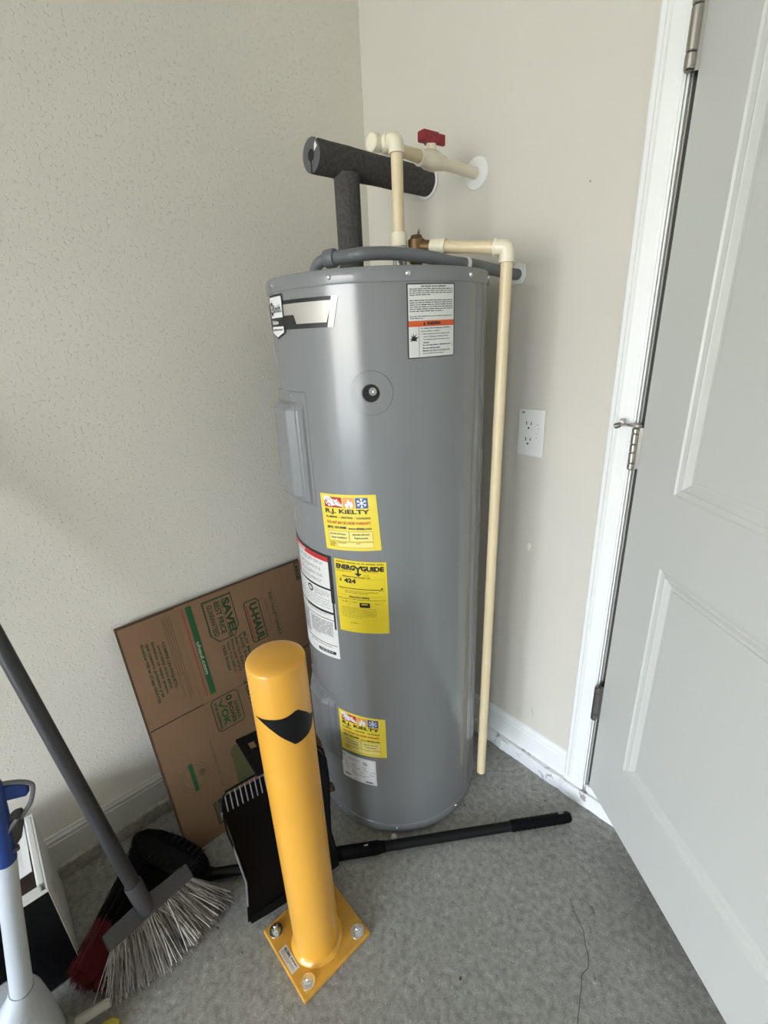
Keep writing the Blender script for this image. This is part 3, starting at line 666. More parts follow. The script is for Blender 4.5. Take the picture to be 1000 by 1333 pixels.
# ================================================================== HOT PIPE in foam
hot = thing('insulated_hot_pipe', (.24, -.2645, 1.352), 'thick dark grey foam insulated pipe rising from the tank and running to the wall', 'pipe')
g = G(); g.tube([(.2400, -.2645, 1.352), (.2396, -.2640, 1.46), (.2386, -.2630, 1.566)], .0275, 32); g.build('foam_sleeve', 'foam', hot)
hz = 1.589
def sleeve(y0, y1, r, ri, seed):
    g = G(); n = 40; N = 9; rn = random.Random(seed); vs = []; fs = []
    for i in range(N):
        y = y0 + (y1 - y0) * i / (N - 1); rr = r * (1 + rn.uniform(-.012, .012))
        for k in range(n): a = 2 * pi * k / n; vs.append((.2315 + rr * cos(a), y, hz + rr * sin(a)))
    for i in range(N - 1):
        for k in range(n): fs.append((i * n + k, i * n + (k + 1) % n, (i + 1) * n + (k + 1) % n, (i + 1) * n + k))
    g.add(vs, fs, 0, True)
    for y in (y0, y1):
        g.lathe([(r * .985, 0), (r * .96, -.001 if y == y0 else .001), (ri, -.001 if y == y0 else .001), (ri * .98, .02 if y == y0 else -.02), (0, .02 if y == y0 else -.02)], (.2315, y, hz), (0, 1, 0), n, 1)
    return g
e_ = sleeve(-.345, -.2375, .0308, .0100, 1).build('foam_sleeve', ['foam', 'foamin'], hot)
sleeve(-.2370, -.006, .0300, .0110, 2).build('foam_sleeve', ['foam', 'foamin'], hot)
g = G(); g.box((.2315 - .003, -.3468, hz - .0306), (.2315 + .001, -.3455, hz - .008)); g.build('slit', 'hole', hot)
g = G(); g.lathe([(0, 0), (.0105, 0), (.0105, .006), (0, .006)], (.2315, -.3465, hz + .000), (0, 1, 0), 20); g.build('open_end', 'hole', hot)
g = G(); g.add([(.245, -.3472, hz + .004), (.256, -.3472, hz + .010), (.251, -.3475, hz + .020), (.256, -.343, hz + .0255), (.248, -.343, hz + .026), (.246, -.3475, hz + .014)], [(0, 1, 2, 5), (2, 3, 4, 5)]); g.build('torn_tape', 'white', hot)
g = G(); g.lathe([(.0300, 0), (.0355, -.001), (.0365, -.004), (.0350, -.0062), (.0300, -.0065)], (.2300, 0, 1.589), (0, 1, 0), 40); tag(g.build('wall_collar', 'white', hot), 'white ring where the pipe enters the wall')

# ================================================================== COLD PIPE
cold = thing('cold_water_pipe', (.42, -.287, 1.372), 'thin cream plastic pipe with a red ball valve running from wall to tank', 'pipe')
PR = .0111; CZ = 1.577
g = G(); g.tube([(.42, -.287, 1.386), (.42, -.287, CZ - .012)], PR, 24); g.build('pipe', 'cpvc', cold)
g = G(); g.tube([(.384, -.284, CZ), (.3822, -.175, 1.5755)], PR, 24); g.build('pipe', 'cpvc', cold)
g = G(); g.tube([(.382, -.115, 1.5748), (.382, -.002, 1.574)], PR, 24); g.build('pipe', 'cpvcf', cold)
def elbow(c, a, b, r=.0142, L=.024):
    """socket elbow: c corner point, a and b unit directions"""
    c, a, b = V(c), V(a).normalized(), V(b).normalized(); g = G(); pts = [c + a * L]; bend = .011
    pts.append(c + a * (bend + .001))
    for k in range(0, 9):
        t = k / 8; pts.append((c + a * bend) * (1 - t) ** 2 + c * 2 * t * (1 - t) + (c + b * bend) * t ** 2)
    pts += [c + b * (bend + .001), c + b * L]
    g.tube(pts, r, 24)
    for d in (a, b): g.lathe([(r, -.004), (r + .0008, -.0035), (r + .0008, 0), (r - .002, .0003), (PR, .0003)], c + d * L, d, 24)
    return g
elbow((.384, -.290, CZ), (0, 1, 0), (1, 0, 0)).build('elbow', 'cpvcf', cold)
g = G(); g.lathe([(0, 0), (.013, 0), (.0150, .002), (.0150, .018), (0, .018)], (.384, -.318, CZ), (0, 1, 0), 24); g.build('elbow_hub', 'cpvcf', cold)
elbow((.42, -.288, CZ), (-1, 0, 0), (0, 0, -1), .0142, .022).build('elbow', 'cpvcf', cold)
g = G(); g.lathe([(.0, 0), (.0155, 0), (.0155, .020), (.0142, .024), (PR, .0245)], (.42, -.287, 1.4035), n=24); g.build('adapter', 'cpvcf', cold)
# ball valve
vb = G(); vb.lathe([(PR, -.036), (.0155, -.036), (.0158, -.022), (.0165, -.019), (.0188, -.012), (.0190, .010), (.0165, .018), (.0145, .022), (.0140, .036), (PR, .0365)], (.382, -.152, 1.5752), (0, 1, 0), 28)
vb.lathe([(0, 0), (.0105, 0), (.0105, .028), (.0085, .030), (0, .030)], (.382, -.152, 1.5752), (0, 0, 1), 20)
vo = vb.build('valve_body', 'cpvcf', cold); vo['label'] = 'cream plastic ball valve body'
h = G(); hp = lambda p: V((.382, -.152, 1.606)) + V((0.10, .99, 0)) * p.x + V((.99, -.10, 0)) * p.y + V((0, 0, p.z))
h.box((-.028, -.0105, -.002), (.014, .0105, .0165), tf=hp); h.box((.010, .001, -.004), (.032, .0095, .015), tf=hp); h.box((-.010, -.0118, -.004), (.010, .0118, .008), tf=hp)
h.build('valve_handle', 'red', cold, bevel=.0022, seg=3)['label'] = 'dark red T-shaped valve handle'
g = G(); g.lathe([(.0115, -.007), (.020, -.0068), (.0305, -.004), (.0322, -.0015), (.0322, 0)], (.382, 0, 1.574), (0, 1, 0), 40); tag(g.build('wall_collar', 'white', cold), 'white round wall plate round the pipe')

# ================================================================== RELIEF VALVE AND DISCHARGE PIPE
tp = thing('discharge_pipe', (.60, -.172, 1.385), 'long cream plastic drain pipe hanging beside the tank from an elbow', 'pipe')
vA, vE = V((.433, -.252, 1.404)), V((.597, -.180, 1.385)); dv_ = (vE - vA).normalized()
g = G(); g.lathe([(0, -.056), (.011, -.056), (.011, -.030), (.0145, -.029), (.0145, -.012), (.0165, -.010), (.0165, .012), (.0125, .014), (.010, .020), (0, .020)], vA, (0, 0, 1), 24); g.tube([vA, vA + dv_ * .030], [.0125, .0115], 20)
rv = g.build('relief_valve', 'brass', tp); rv['label'] = 'aged brass relief valve on the tank top'
g = G(); g.tube([vA + V((-.006, .012, .024)), vA + V((.008, 0, .028)), vA + V((.016, -.010, .022))], .0022, 8); g.build('test_lever', 'steel', rv)
g = G(); g.lathe([(PR * .7, 0), (.0135, 0), (.0142, .003), (.0142, .008), (.0150, .009), (.0150, .030), (PR, .0305)], vA + dv_ * .030, dv_, 24); g.build('adapter', 'cpvcf', tp)
g = G(); g.tube([vA + dv_ * .058, vE - dv_ * .02], PR, 24); g.build('pipe', 'cpvc', tp)
dn_ = (V((.603, -.205, .100)) - V((.5985, -.1755, 1.36))).normalized()
elbow(vE, -dv_, dn_, .0144, .025).build('elbow', 'cpvcf', tp)
g = G(); g.tube([vE + dn_ * .022, V((.603, -.205, .100))], PR, 24); g.build('pipe', 'cpvc', tp)

# ================================================================== CONDUIT
co = thing('electrical_conduit', (.35, -.43, 1.352), 'flexible grey electrical conduit looping over the tank top to the wall', 'conduit')
def bez(P, n=10):
    out = []
    P = [V(p) for p in P]
    for i in range(len(P) - 1):
        p0 = P[max(i - 1, 0)]; p1 = P[i]; p2 = P[i + 1]; p3 = P[min(i + 2, len(P) - 1)]
        for k in range(n):
            t = k / n; out.append(.5 * ((2 * p1) + (p2 - p0) * t + (2 * p0 - 5 * p1 + 4 * p2 - p3) * t * t + (3 * p1 - p0 - 3 * p2 + p3) * t ** 3))
    out.append(P[-1]); return out
g = G(); g.tube(bez([(.338, -.437, 1.345), (.340, -.437, 1.358), (.350, -.436, 1.372), (.366, -.431, 1.3795), (.378, -.428, 1.380)]), .0105, 20); g.build('conduit_elbow', 'conduit', co)
path = bez([(.384, -.426, 1.3795), (.410, -.416, 1.380), (.445, -.398, 1.381), (.470, -.345, 1.3815), (.498, -.282, 1.375), (.515, -.232, 1.3665), (.5205, -.185, 1.3645), (.516, -.135, 1.362), (.509, -.085, 1.360), (.505, -.030, 1.3565), (.505, -.001, 1.356)], 12)
pts = []; rs = []
for i in range(len(path) - 1):
    for k in range(3):
        pts.append(path[i].lerp(path[i + 1], k / 3)); rs.append(.0112 + (.0004 if (i * 3 + k) % 2 else 0))
pts.append(path[-1]); rs.append(.0112)
g = G(); g.tube(pts, rs, 20); g.build('conduit_hose', 'conduit', co)
cdir = (V((.392, -.423, 1.380)) - V((.370, -.430, 1.3795))).normalized()
g = G(); g.lathe([(.0115, -.012), (.0150, -.011), (.0160, -.009), (.0160, .009), (.0150, .011), (.0115, .012)], (.381, -.4265, 1.380), cdir, 28); g.build('conduit_coupling', 'conduit', co)
g = G(); pc_ = V((.5202, -.205, 1.3652)); g.lathe([(.0119, -.0045), (.0128, -.0045), (.0128, .0045), (.0119, .0045)], pc_, (.15, 1, -.05), 24); g.box((.5155, -.209, 1.350), (.527, -.200, 1.357)); g.build('pipe_clip', 'white', co)
g = G(); g.prism([(-.017, -.020), (.012, -.022), (.019, -.006), (.016, .019), (-.004, .024), (-.019, .010)], 0, .005, tf=lambda p: V((.507 + p.x, -p.z, 1.357 + p.y))); g.build('wall_putty', 'white', co, bevel=.002)

# ================================================================== OUTLET
ol = thing('wall_outlet', (.5649, 0, 1.006), 'white duplex electrical outlet on the wall between pipe and door casing', 'outlet')
ox, oz = .5299, .949
g = G(); g.box((ox, -.0055, oz), (ox + .070, 0, oz + .114)); g.build('cover_plate', 'white', ol, bevel=.0035, seg=3)
for zc in (oz + .0385, oz + .0765):
    g = G(); pr = []
    for k in range(28):
        a = 2 * pi * k / 28; x = .0172 * cos(a); z = max(-.0130, min(.0130, .0172 * sin(a))); pr.append((x, z))
    g.prism(pr, .0052, .0064, tf=lambda p: V((ox + .030 + p.x, -p.z, zc + p.y))); rc = g.build('receptacle', 'white', ol)
    g = G()
    for dx, hh in ((-.0062, .0042), (.0062, .0034)): g.box((ox + .030 + dx - .0010, -.0068, zc + .0035 - hh), (ox + .030 + dx + .0010, -.0060, zc + .0035 + hh))
    g.prism([(.0024 * cos(k * pi / 6), .0024 * sin(k * pi / 6) - .0075) for k in range(12)], .0060, .0068, tf=lambda p: V((ox + .030 + p.x, -p.z, zc + p.y))); g.build('slots', 'hole', rc)
g = G(); g.add([(ox + .008, -.0058, oz + .107), (ox + .018, -.0058, oz + .107), (ox + .0135, -.0058, oz + .101)], [(0, 1, 2)]); g.build('scuff', 'nickelD', ol)
for (x, z) in ((.052, .078), (.054, .069), (.051, .056), (.051, .046)):
    g = G(); g.box((ox + x, -.0060, oz + z), (ox + x + .0018, -.0054, oz + z + .0016)); g.build('scuff', 'nickelD', ol)

# ================================================================== BOLLARD
BX, BY, BR = .567, -.738, .0487
bo = thing('bollard', (BX, BY, 0), 'yellow steel safety bollard with square base plate and black arrow decal', 'bollard')
g = G(); g.box((.4730, -.8195, 0), (.6405, -.6470, .0125)); g.build('base_plate', 'yellowp', bo, bevel=.003, seg=3)
dome = [(BR, .754)] + [(BR * cos(t * pi / 16) * .985 + .0007, .754 + .0125 * sin(t * pi / 16)) for t in range(1, 8)] + [(0, .7668)]
g = G(); g.lathe([(0, .0125), (BR, .0125)] + [(BR, .05 + .1 * i) for i in range(7)] + dome, (BX, BY, 0), n=96); g.build('post', 'yellow', bo)
g = G(); vs = []; n = 64; rn = random.Random(5)
rows = [(BR + .0075, .0122), (BR + .0065, .0150), (BR + .0030, .0185), (BR - .0002, .0215)]
for (r_, z_) in rows:
    for k in range(n): w = .0004 * sin(k * .9) + rn.uniform(-.0001, .0001); a = 2 * pi * k / n; vs.append((BX + (r_ + w) * cos(a), BY + (r_ + w) * sin(a), z_ + w))
g.add(vs, [(i * n + k, i * n + (k + 1) % n, (i + 1) * n + (k + 1) % n, (i + 1) * n + k) for i in range(3) for k in range(n)], 0, True); g.build('weld_bead', 'yellow', bo)
for i, (x, y) in enumerate(((.4945, -.7985), (.6205, -.6675), (.6190, -.7960), (.4945, -.668))):
    g = G(); g.lathe([(.0058, .0125), (.0145, .0125), (.0150, .0135), (.0145, .0148), (0, .0148)], (x, y, 0), n=28)
    w = g.build('washer', 'steel', bo)
    b = G(); b.lathe([(.0092, .0148), (.0096, .0156), (.0096, .0215), (.0082, .0225), (0, .0225)], (x, y, 0), n=6, smooth=False)
    b.lathe([(.0050, .0225), (.0050, .032 if i == 0 else .0265), (.0038, .0335 if i == 0 else .028), (0, .0335 if i == 0 else .028)], (x, y, 0), n=14); b.build('bolt', 'steel', w)
def bcy(th, z, off): return cyl(th, z, off, BR, BX, BY)
g = G(); key = [(-88, .6705, .6700), (-74, .6715, .6655), (-65, .6722, .6610), (-50, .6735, .6500), (-31, .6738, .6325), (-20, .6755, .6230), (-11, .6780, .6140), (-3, .6805, .6138), (4, .6795, .6142), (12, .6725, .6148), (22, .6635, .6160), (30, .6550, .6180), (38, .6460, .6220), (52, .6400, .6330)]
poly = []
for (t0_, a0_, b0_), (t1_, a1_, b1_) in zip(key[:-1], key[1:]):
    m_ = max(1, int((t1_ - t0_) / 2)); poly += [(t0_ + (t1_ - t0_) * i / m_, a0_ + (a1_ - a0_) * i / m_, b0_ + (b1_ - b0_) * i / m_) for i in range(m_)]
poly.append(key[-1]); vs = []
for (t, a, b) in poly: vs += [bcy(t, a, .0005), bcy(t, b, .0005)]
g.add(vs, [(2 * i, 2 * i + 1, 2 * i + 3, 2 * i + 2) for i in range(len(poly) - 1)], 0, True); g.build('decal', 'decal', bo)['label'] = 'black arrow-shaped decal near the top'
# maker's sticker on the plate
def sfn(x, y, lay): return V((.5320 + .054 * x, -.7958 - .0185 * y, .0127 + .00015 * lay))
g = G(); g.add([sfn(0, 0, 0), sfn(1, 0, 0), sfn(1, 1, 0), sfn(0, 1, 0)], [(0, 1, 2, 3)]); st_ = g.build('sticker', 'pW', bo)
p = Print(sfn); p.text('GLOBAL', .06, .12, .48, .42, 'pK', .03); p.dashes(.52, .16, .92, .40, 1, 'pG2', 1, .6, 1, (.05, .12), .02, 5); p.dashes(.05, .52, .93, .92, 3, 'pG2', 1, .45, .6, (.05, .12), .02, 6); p.build(st_)

# ================================================================== FLATTENED CARTON against the left wall
cb = thing('flattened_carton', (.19, -.62, 0), 'flattened brown moving carton with green print leaning on the left wall behind the bollard', 'cardboard box')
CL = math.hypot(.17, .612); CTH = .004
def cp_(y, t, off=0):
    """y along the wall, t up the sheet"""
    k = max(0, (y + .56) / .2); xb = .19 - .058 * min(1, k) ** 1.5 - .0
    xt = .0215; f = t / CL
    x = xb + (xt - xb) * f; z = .612 * f
    nx, nz = .9635, .2676
    return V((x + nx * off, y, z + nz * off + .001))
def sheet(y0, y1, t0, t1, th=CTH, wob=0):
    g = G(); ny, nt_ = max(2, int((y1 - y0) / .02)), 8; vs = []
    for s_ in (0, th):
        for i in range(ny + 1):
            for j in range(nt_ + 1):
                vs.append(cp_(y0 + (y1 - y0) * i / ny, t0 + (t1 - t0) * j / nt_, s_ - th))
    S = (ny + 1) * (nt_ + 1); fs = []
    for s_ in (0, 1):
        for i in range(ny):
            for j in range(nt_): a = s_ * S + i * (nt_ + 1) + j; fs.append((a, a + 1, a + nt_ + 2, a + nt_ + 1))
    def edge(idx):
        for a, b in zip(idx[:-1], idx[1:]): g.add([vs[a], vs[b], vs[b + S], vs[a + S]], [(0, 1, 2, 3)], 1)
    g.add(vs, fs)
    edge([i * (nt_ + 1) for i in range(ny + 1)]); edge([i * (nt_ + 1) + nt_ for i in range(ny + 1)]); edge(list(range(nt_ + 1))); edge([ny * (nt_ + 1) + j for j in range(nt_ + 1)])
    return g
TTOP, SL = .6335, .3585
# three panels: upper flaps, body; slots between
sheet(-.8745, -.7408, SL + .0022, TTOP - .002).build('flap', ['card', 'cardE'], cb)
sheet(-.7405, -.4325, SL + .0003, TTOP).build('flap', ['card', 'cardE'], cb)
sheet(-.4322, -.3640, SL + .0035, TTOP - .0015).build('flap', ['card', 'cardE'], cb)
pb = sheet(-.8740, -.3640, .0, SL - .0003); body = pb.build('carton_panel', ['card', 'cardE'], cb)
g = sheet(-.8790, -.3640, .006, TTOP + .003); 
for i in range(len(g.v)): g.v[i] = g.v[i] - V((.9635, 0, .2676)) * .0052
g.build('rear_panel', ['cardE', 'cardE'], cb)
def cfn(x, y, lay): return cp_(-.88 + x, .64 - y, .0003 + .0001 * lay)     # x, y in metres from the top left corner of the sheet
p = Print(cfn); X = lambda y_: y_ + .88; Y = lambda t_: .64 - t_
p.rect(X(-.7150), Y(.624), X(-.7000), Y(.3745), 'inkG', 1); p.text('uhaul.com', X(-.7128), Y(.525), X(-.7032), Y(.432), 'inkw', .01, 2, 90)
p.rect(X(-.7255), Y(.624), X(-.7225), Y(.3745), 'inkr', 1)
for k, (x_, a, b) in enumerate(((-.7575, .622, .40), (-.7635, .622, .39), (-.7695, .622, .46), (-.7755, .618, .40))):
    p.rect(X(x_), Y(a), X(x_) + .0011, Y(b), 'inkb', 1)
p.dashes(X(-.7570), Y(.60), X(-.7565), Y(.40), 10, 'inkb', 1)
for t_, x_, a, b in (('COMPRE UN PAQUETE-', -.7925, .562, .434), ('\u00a1AHORRE A\u00daN M\u00c1S!', -.8040, .558, .440), ('Env\u00edenos un mejor precio', -.8155, .572, .432), ('que nuestro pr\u00f3ximo y le', -.8275, .574, .428), ('daremos $20 en (Cajas GRATIS)', -.8395, .577, .418)):
    p.text(t_, X(x_) , Y(a), X(x_) + .0088, Y(b), 'inkg', .02, 1, 90)
# price tag
tagp = [(-.6752, .6085), (-.5975, .6190), (-.5830, .5400), (-.5975, .5010), (-.6380, .4920), (-.6690, .5165)]
tagp = [(-.6720, .6160), (-.5930, .6160), (-.5930, .5230), (-.6110, .5000), (-.6540, .5000), (-.6720, .5230)]
p.line([(X(a), Y(b)) for a, b in tagp], .0028, 'inkg', 1, 1, True); p.line([(X(-.6720), Y(.6170)), (X(-.5930), Y(.6170))], .0045, 'inkg', 2)
p.line([(X(-.6720), Y(.6160)), (X(-.6720), Y(.5230))], .0040, 'inkg', 2)
p.text('SAVE!', X(-.6205), Y(.610), X(-.5990), Y(.512), 'inkg', .035, 1, 90); p.rect(X(-.6235), Y(.608), X(-.6222), Y(.505), 'inkg', 1)
p.text('BEST PRICE', X(-.6430), Y(.608), X(-.6275), Y(.516), 'inkg', .015, 1, 90); p.text('GUARANTEED', X(-.6630), Y(.606), X(-.6490), Y(.516), 'inkg', .01, 1, 90)
p.line([(X(-.6200) + .0045 * cos(k * pi / 6), Y(.5075) + .0045 * sin(k * pi / 6)) for k in range(12)], .0024, 'inkg', 1, 1, True)
for t_, x_, a, b in (('BUY MORE', -.5885, .497, .40), ('SAVE EVEN', -.6010, .497, .40), ('Beat Our Bundle', -.6140, .494, .398), ("Price and We'll", -.6265, .492, .398), ('Give You $20 in', -.6395, .490, .40), ('FREE Boxes!', -.6530, .486, .412)):
    p.text(t_, X(x_), Y(a), X(x_) + .0085, Y(b), 'inkg', .01, 1, 90)
# logo badge
rr_ = [(-.5655, .600), (-.5655, .455), (-.5300, .455), (-.5240, .462), (-.5240, .600)]
bd = [(-.5600, .5740), (-.5280, .5740), (-.5210, .5660), (-.5210, .4540), (-.5600, .4540), (-.5655, .4600), (-.5655, .5680)]
p.line([(X(a), Y(b)) for a, b in bd], .0030, 'inkg', 1, 1, True); p.text('U-HAUL', X(-.5520), Y(.565), X(-.5270), Y(.452), 'inkg', .03, 1, 90); p.rect(X(-.5620), Y(.566), X(-.5575), Y(.46), 'inkr', 1)
# hand hole outline and its caption
hh_ = [(-.5110 + .0110 * cos(k * pi / 8), .556 + .0110 * sin(k * pi / 8)) for k in range(0, 9)] + [(-.5110 + .0110 * cos(k * pi / 8), .480 + .0110 * sin(k * pi / 8)) for k in range(8, 17)]
p.line([(X(a), Y(b)) for a, b in hh_], .0011, 'inkb', 1, 1, True)
p.text('EASY-TO-LIFT HANDLE', X(-.4855), Y(.574), X(-.4765), Y(.440), 'inkg', .01, 1, 90)
p.rect(X(-.4700), Y(.58), X(-.4692), Y(.44), 'inkb', 1)
p.text('LARGE', X(-.3860), Y(.630), X(-.3720), Y(.572), 'inkg', .035, 1, 90)
# shipping mark
bd = [(-.7150, .3560), (-.6540, .3560), (-.6465, .3480), (-.6465, .2720), (-.6540, .2640), (-.7150, .2640), (-.7225, .2720), (-.7225, .3480)]
p.line([(X(a), Y(b)) for a, b in bd], .0024, 'inkg', 1, 1, True)
p.text('U-HAUL', X(-.6650), Y(.325), X(-.6545), Y(.272), 'inkg', .02, 1, 90); p.text('BOXES', X(-.6800), Y(.330), X(-.6690), Y(.270), 'inkg', .02, 1, 90)
p.line([(X(-.6735) + .0065 * cos(k * pi / 6), Y(.3435) + .0050 * sin(k * pi / 6)) for k in range(12)], .0040, 'inkg', 1, 1, True)
p.text('OK', X(-.7035), Y(.320), X(-.6845), Y(.272), 'inkG', .03, 1, 90); p.line([(X(-.6935), Y(.3460)), (X(-.7020), Y(.3340)), (X(-.6855), Y(.3220))], .0042, 'inkG', 1)
p.text('FOR SHIPPING', X(-.7165), Y(.346), X(-.7085), Y(.270), 'inkg', .015, 1, 90)
p.text('2 CU FT', X(-.6230), Y(.365), X(-.6080), Y(.290), 'inkg', .03, 1, 90)
# seal
for r_ in (.036, .029): p.line([(X(-.8110) + r_ * cos(k * pi / 18), Y(.190) + r_ * 1.08 * sin(k * pi / 18)) for k in range(36)], .0012, 'inkf', 1, 1, True)
p.rect(X(-.8190), Y(.228), X(-.8085), Y(.152), 'inkG', 2); p.line([(X(-.8050), Y(.190)), (X(-.7950), Y(.190))], .0016, 'inkf', 1)
p.poly([(X(-.7910) + .008 * cos(k * pi / 6), Y(.192) + .010 * sin(k * pi / 6)) for k in range(12)], 'inkf', 1)
p.text('Proudly Made in the U.S.A.', X(-.7560), Y(.262), X(-.7475), Y(.118), 'inkf', .0, 1, 90)
# recycle globe, square mark
p.poly([(X(-.6930) + .019 * cos(k * pi / 10), Y(.188) + .022 * sin(k * pi / 10)) for k in range(20)], 'inkf', 1)
p.poly([(X(-.7100), Y(.170)), (X(-.6900), Y(.185)), (X(-.6450), Y(.170)), (X(-.6420), Y(.085)), (X(-.7120), Y(.100))], 'inkf', 2)
p.line([(X(a), Y(b)) for a, b in ((-.7875, .0910), (-.7350, .0910), (-.7350, .0300), (-.7875, .0300))], .0030, 'inkg', 1, 1, True); p.rect(X(-.7845), Y(.088), X(-.7380), Y(.033), 'inkf', 1)
prs = [g_ for g_ in p.build(body)]

# ================================================================== BLACK BROOM lying on the floor
def noise3(rn, a): return V((rn.uniform(-a, a), rn.uniform(-a, a), rn.uniform(-a, a)))
def strands(pairs, r0=.0007, r1=.0005, seg=4, sag=0.0, seed=1, jit=.0015):
    g = G(); rn = random.Random(seed)
    for a, b in pairs:
        a, b = V(a), V(b); d = b - a; u = d.orthogonal().normalized(); w = d.normalized().cross(u); ph = rn.uniform(0, 6.28); bow = rn.uniform(-1, 1) * sag
        rings = []
        for i in range(seg + 1):
            t = i / seg; c = a.lerp(b, t) + (u * cos(ph) + w * sin(ph)) * bow * 4 * t * (1 - t); r = r0 + (r1 - r0) * t
            rings.append([c + (u * cos(k * 2.0944) + w * sin(k * 2.0944)) * r for k in range(3)])
        vs = [v for rg in rings for v in rg]; fs = []
        for i in range(seg):
            for k in range(3): fs.append((3 * i + k, 3 * i + (k + 1) % 3, 3 * i + 3 + (k + 1) % 3, 3 * i + 3 + k))
        g.add(vs, fs, 0, True)
    return g
bb = thing('black_broom', (.25, -.90, 0), 'black long-handled broom with red-tipped bristles lying on the floor behind the bollard', 'broom')
P0, P1 = V((.2560, -.8940, .018)), V((.8125, -.0900, .0175)); ud = (P1 - P0).normalized()
def onp(t): return P0.lerp(P1, t)
g = G(); g.tube([onp(.03), onp(.20)], .0125, 20); g.tube([onp(.19), onp(.36)], .0108, 20); g.build('pole', 'blackm', bb)
g = G(); g.tube([onp(.36), onp(.49)], .0112, 20); g.tube([onp(.35), onp(.365), onp(.47), onp(.478), onp(.49)], [.0150, .0162, .0160, .0140, .0125], 24); g.build('pole_collar', 'black', bb)
g = G(); g.tube([onp(.485), onp(.84)], .0122, 20); g.build('pole', 'blackm', bb)
g = G(); pts = [onp(.83 + .17 * i / 24) for i in range(25)]; rs = [.0135 + (.0010 if i % 2 else 0) for i in range(25)]; rs[0] = .0128; rs[-1] = .0105; rs[-2] = .0135
g.tube(pts, rs, 24); g.build('grip', 'black', bb)
g = G(); g.tube([onp(.965) + V((-.004, .003, .0132)), onp(.98) + V((-.004, .003, .0128))], .0042, 12); g.build('hang_hole', 'nickelD', bb)
g = G(); g.tube([onp(.435) + V((0, 0, .0145)), onp(.445) + V((0, 0, .0160))], .0022, 8); g.build('rivet', 'steel', bb)
# head: wedge of plastic with ribs
hA, hB = V((.100, -.948, .035)), V((.245, -.880, .030))       # along the head
hd = V((.235, -.97, 0)).normalized(); upv = V((0, 0, 1))
g = G()
def hp_(s_, d_, z_): return hA.lerp(hB, s_) + hd * d_ + V((0, 0, z_))
vs = []
for s_, w_, h_ in ((-.25, .020, .012), (-.12, .050, .024), (.1, .072, .030), (.5, .085, .034), (.9, .078, .032), (1.12, .050, .028), (1.22, .020, .016)):
    vs += [hp_(s_, -w_ * .45, -h_ * .9), hp_(s_, w_ * .55, -h_ * .9), hp_(s_, w_ * .55, h_ * .55), hp_(s_, 0, h_), hp_(s_, -w_ * .45, h_ * .6)]
fs = [(5 * i + k, 5 * i + (k + 1) % 5, 5 * i + 5 + (k + 1) % 5, 5 * i + 5 + k) for i in range(6) for k in range(5)] + [(0, 1, 2, 3, 4), (34, 33, 32, 31, 30)]
g.add(vs, fs); g.build('broom_head', 'black', bb, bevel=.006, seg=3)
g = G(); g.tube([onp(-.03) + V((0, 0, .010)), onp(.05)], [.020, .015], 20); g.build('socket', 'black', bb)
for i in range(7):
    s_ = .35 + i * .115; g = G(); g.tube([hp_(s_, -.030, .030), hp_(s_ + .02, .036, .022)], .0018, 6); g.build('rib', 'blackm', bb)
rn = random.Random(11); pk = []; pr_ = []
for i in range(900):
    s_ = rn.random(); a = hA.lerp(hB, s_ * 1.2 - .1) + hd * .030 + V((0, 0, rn.uniform(-.026, .012)))
    tipA, tipB = V((.283, -1.150, .0)), V((.345, -1.100, .0)); L_ = tipA.lerp(tipB, s_) + V((rn.uniform(-.014, .014), rn.uniform(-.012, .012), rn.uniform(.004, .050)))
    cut = a.lerp(L_, .62 + rn.uniform(-.02, .02)); cut.z = max(cut.z, .006); a.z = max(a.z, .006)
    pk.append((a, cut)); pr_.append((cut, L_))
o = strands(pk, .0012, .0013, 3, .003, 2).build('bristles', 'brK', bb); o['kind'] = 'stuff'; o['label'] = 'black base of the broom bristles'
o = strands(pr_, .0013, .0011, 2, .001, 3).build('bristle_tips', 'brR', bb); o['kind'] = 'stuff'; o['label'] = 'dark red tips of the broom bristles'

# ================================================================== GREY BROOM leaning on the left wall
gb = thing('grey_broom', (.32, -1.0, 0), 'grey broom with pale flared bristles and slim dark handle leaning against the left wall', 'broom')
q0 = V((.3220, -1.0020, .125)); q1 = V((.150, -1.0728, .7440)); hdv = (q1 - q0).normalized(); q2 = q0 + hdv * ((.3220 - .016) / -hdv.x)
g = G(); g.tube([q0 + hdv * .05, q2], .0142, 24); g.lathe([(.0142, 0), (.0138, .004), (.009, .008), (0, .009)], q2, hdv, 24); g.build('handle', 'broomH', gb)
g = G(); g.tube([q0 - hdv * .012, q0 + hdv * .008, q0 + hdv * .058, q0 + hdv * .064], [.0150, .0165, .0178, .0165], 24); g.build('socket', 'broomG', gb)
g = G(); eA, eB = V((.3310, -1.0830, .108)), V((.3010, -.9020, .100)); ed = (eB - eA).normalized(); ef = V((.80, .10, -.59)); ef = (ef - ed * ef.dot(ed)).normalized(); en = ed.cross(ef)
prof = [(-.002, .85), (.10, .95), (.3, 1.0), (.5, 1.12), (.7, 1.0), (.9, .95), (1.0, .85)]
vs = []
for t, k in prof:
    c = eA.lerp(eB, t); h1 = .020 * k
    for (a, b) in ((-h1 * 1.1, -.012), (.014, -.013), (.014, .013), (-h1 * 1.1, .012)): vs.append(c + ef * a + en * b)
g.add(vs, [(4 * i + k, 4 * i + (k + 1) % 4, 4 * i + 4 + (k + 1) % 4, 4 * i + 4 + k) for i in range(len(prof) - 1) for k in range(4)] + [(0, 1, 2, 3), (27, 26, 25, 24)]); g.build('broom_head', 'broomG', gb, bevel=.003, seg=3)
rn = random.Random(21); sets = {'brG': [], 'brW': [], 'brD': []}
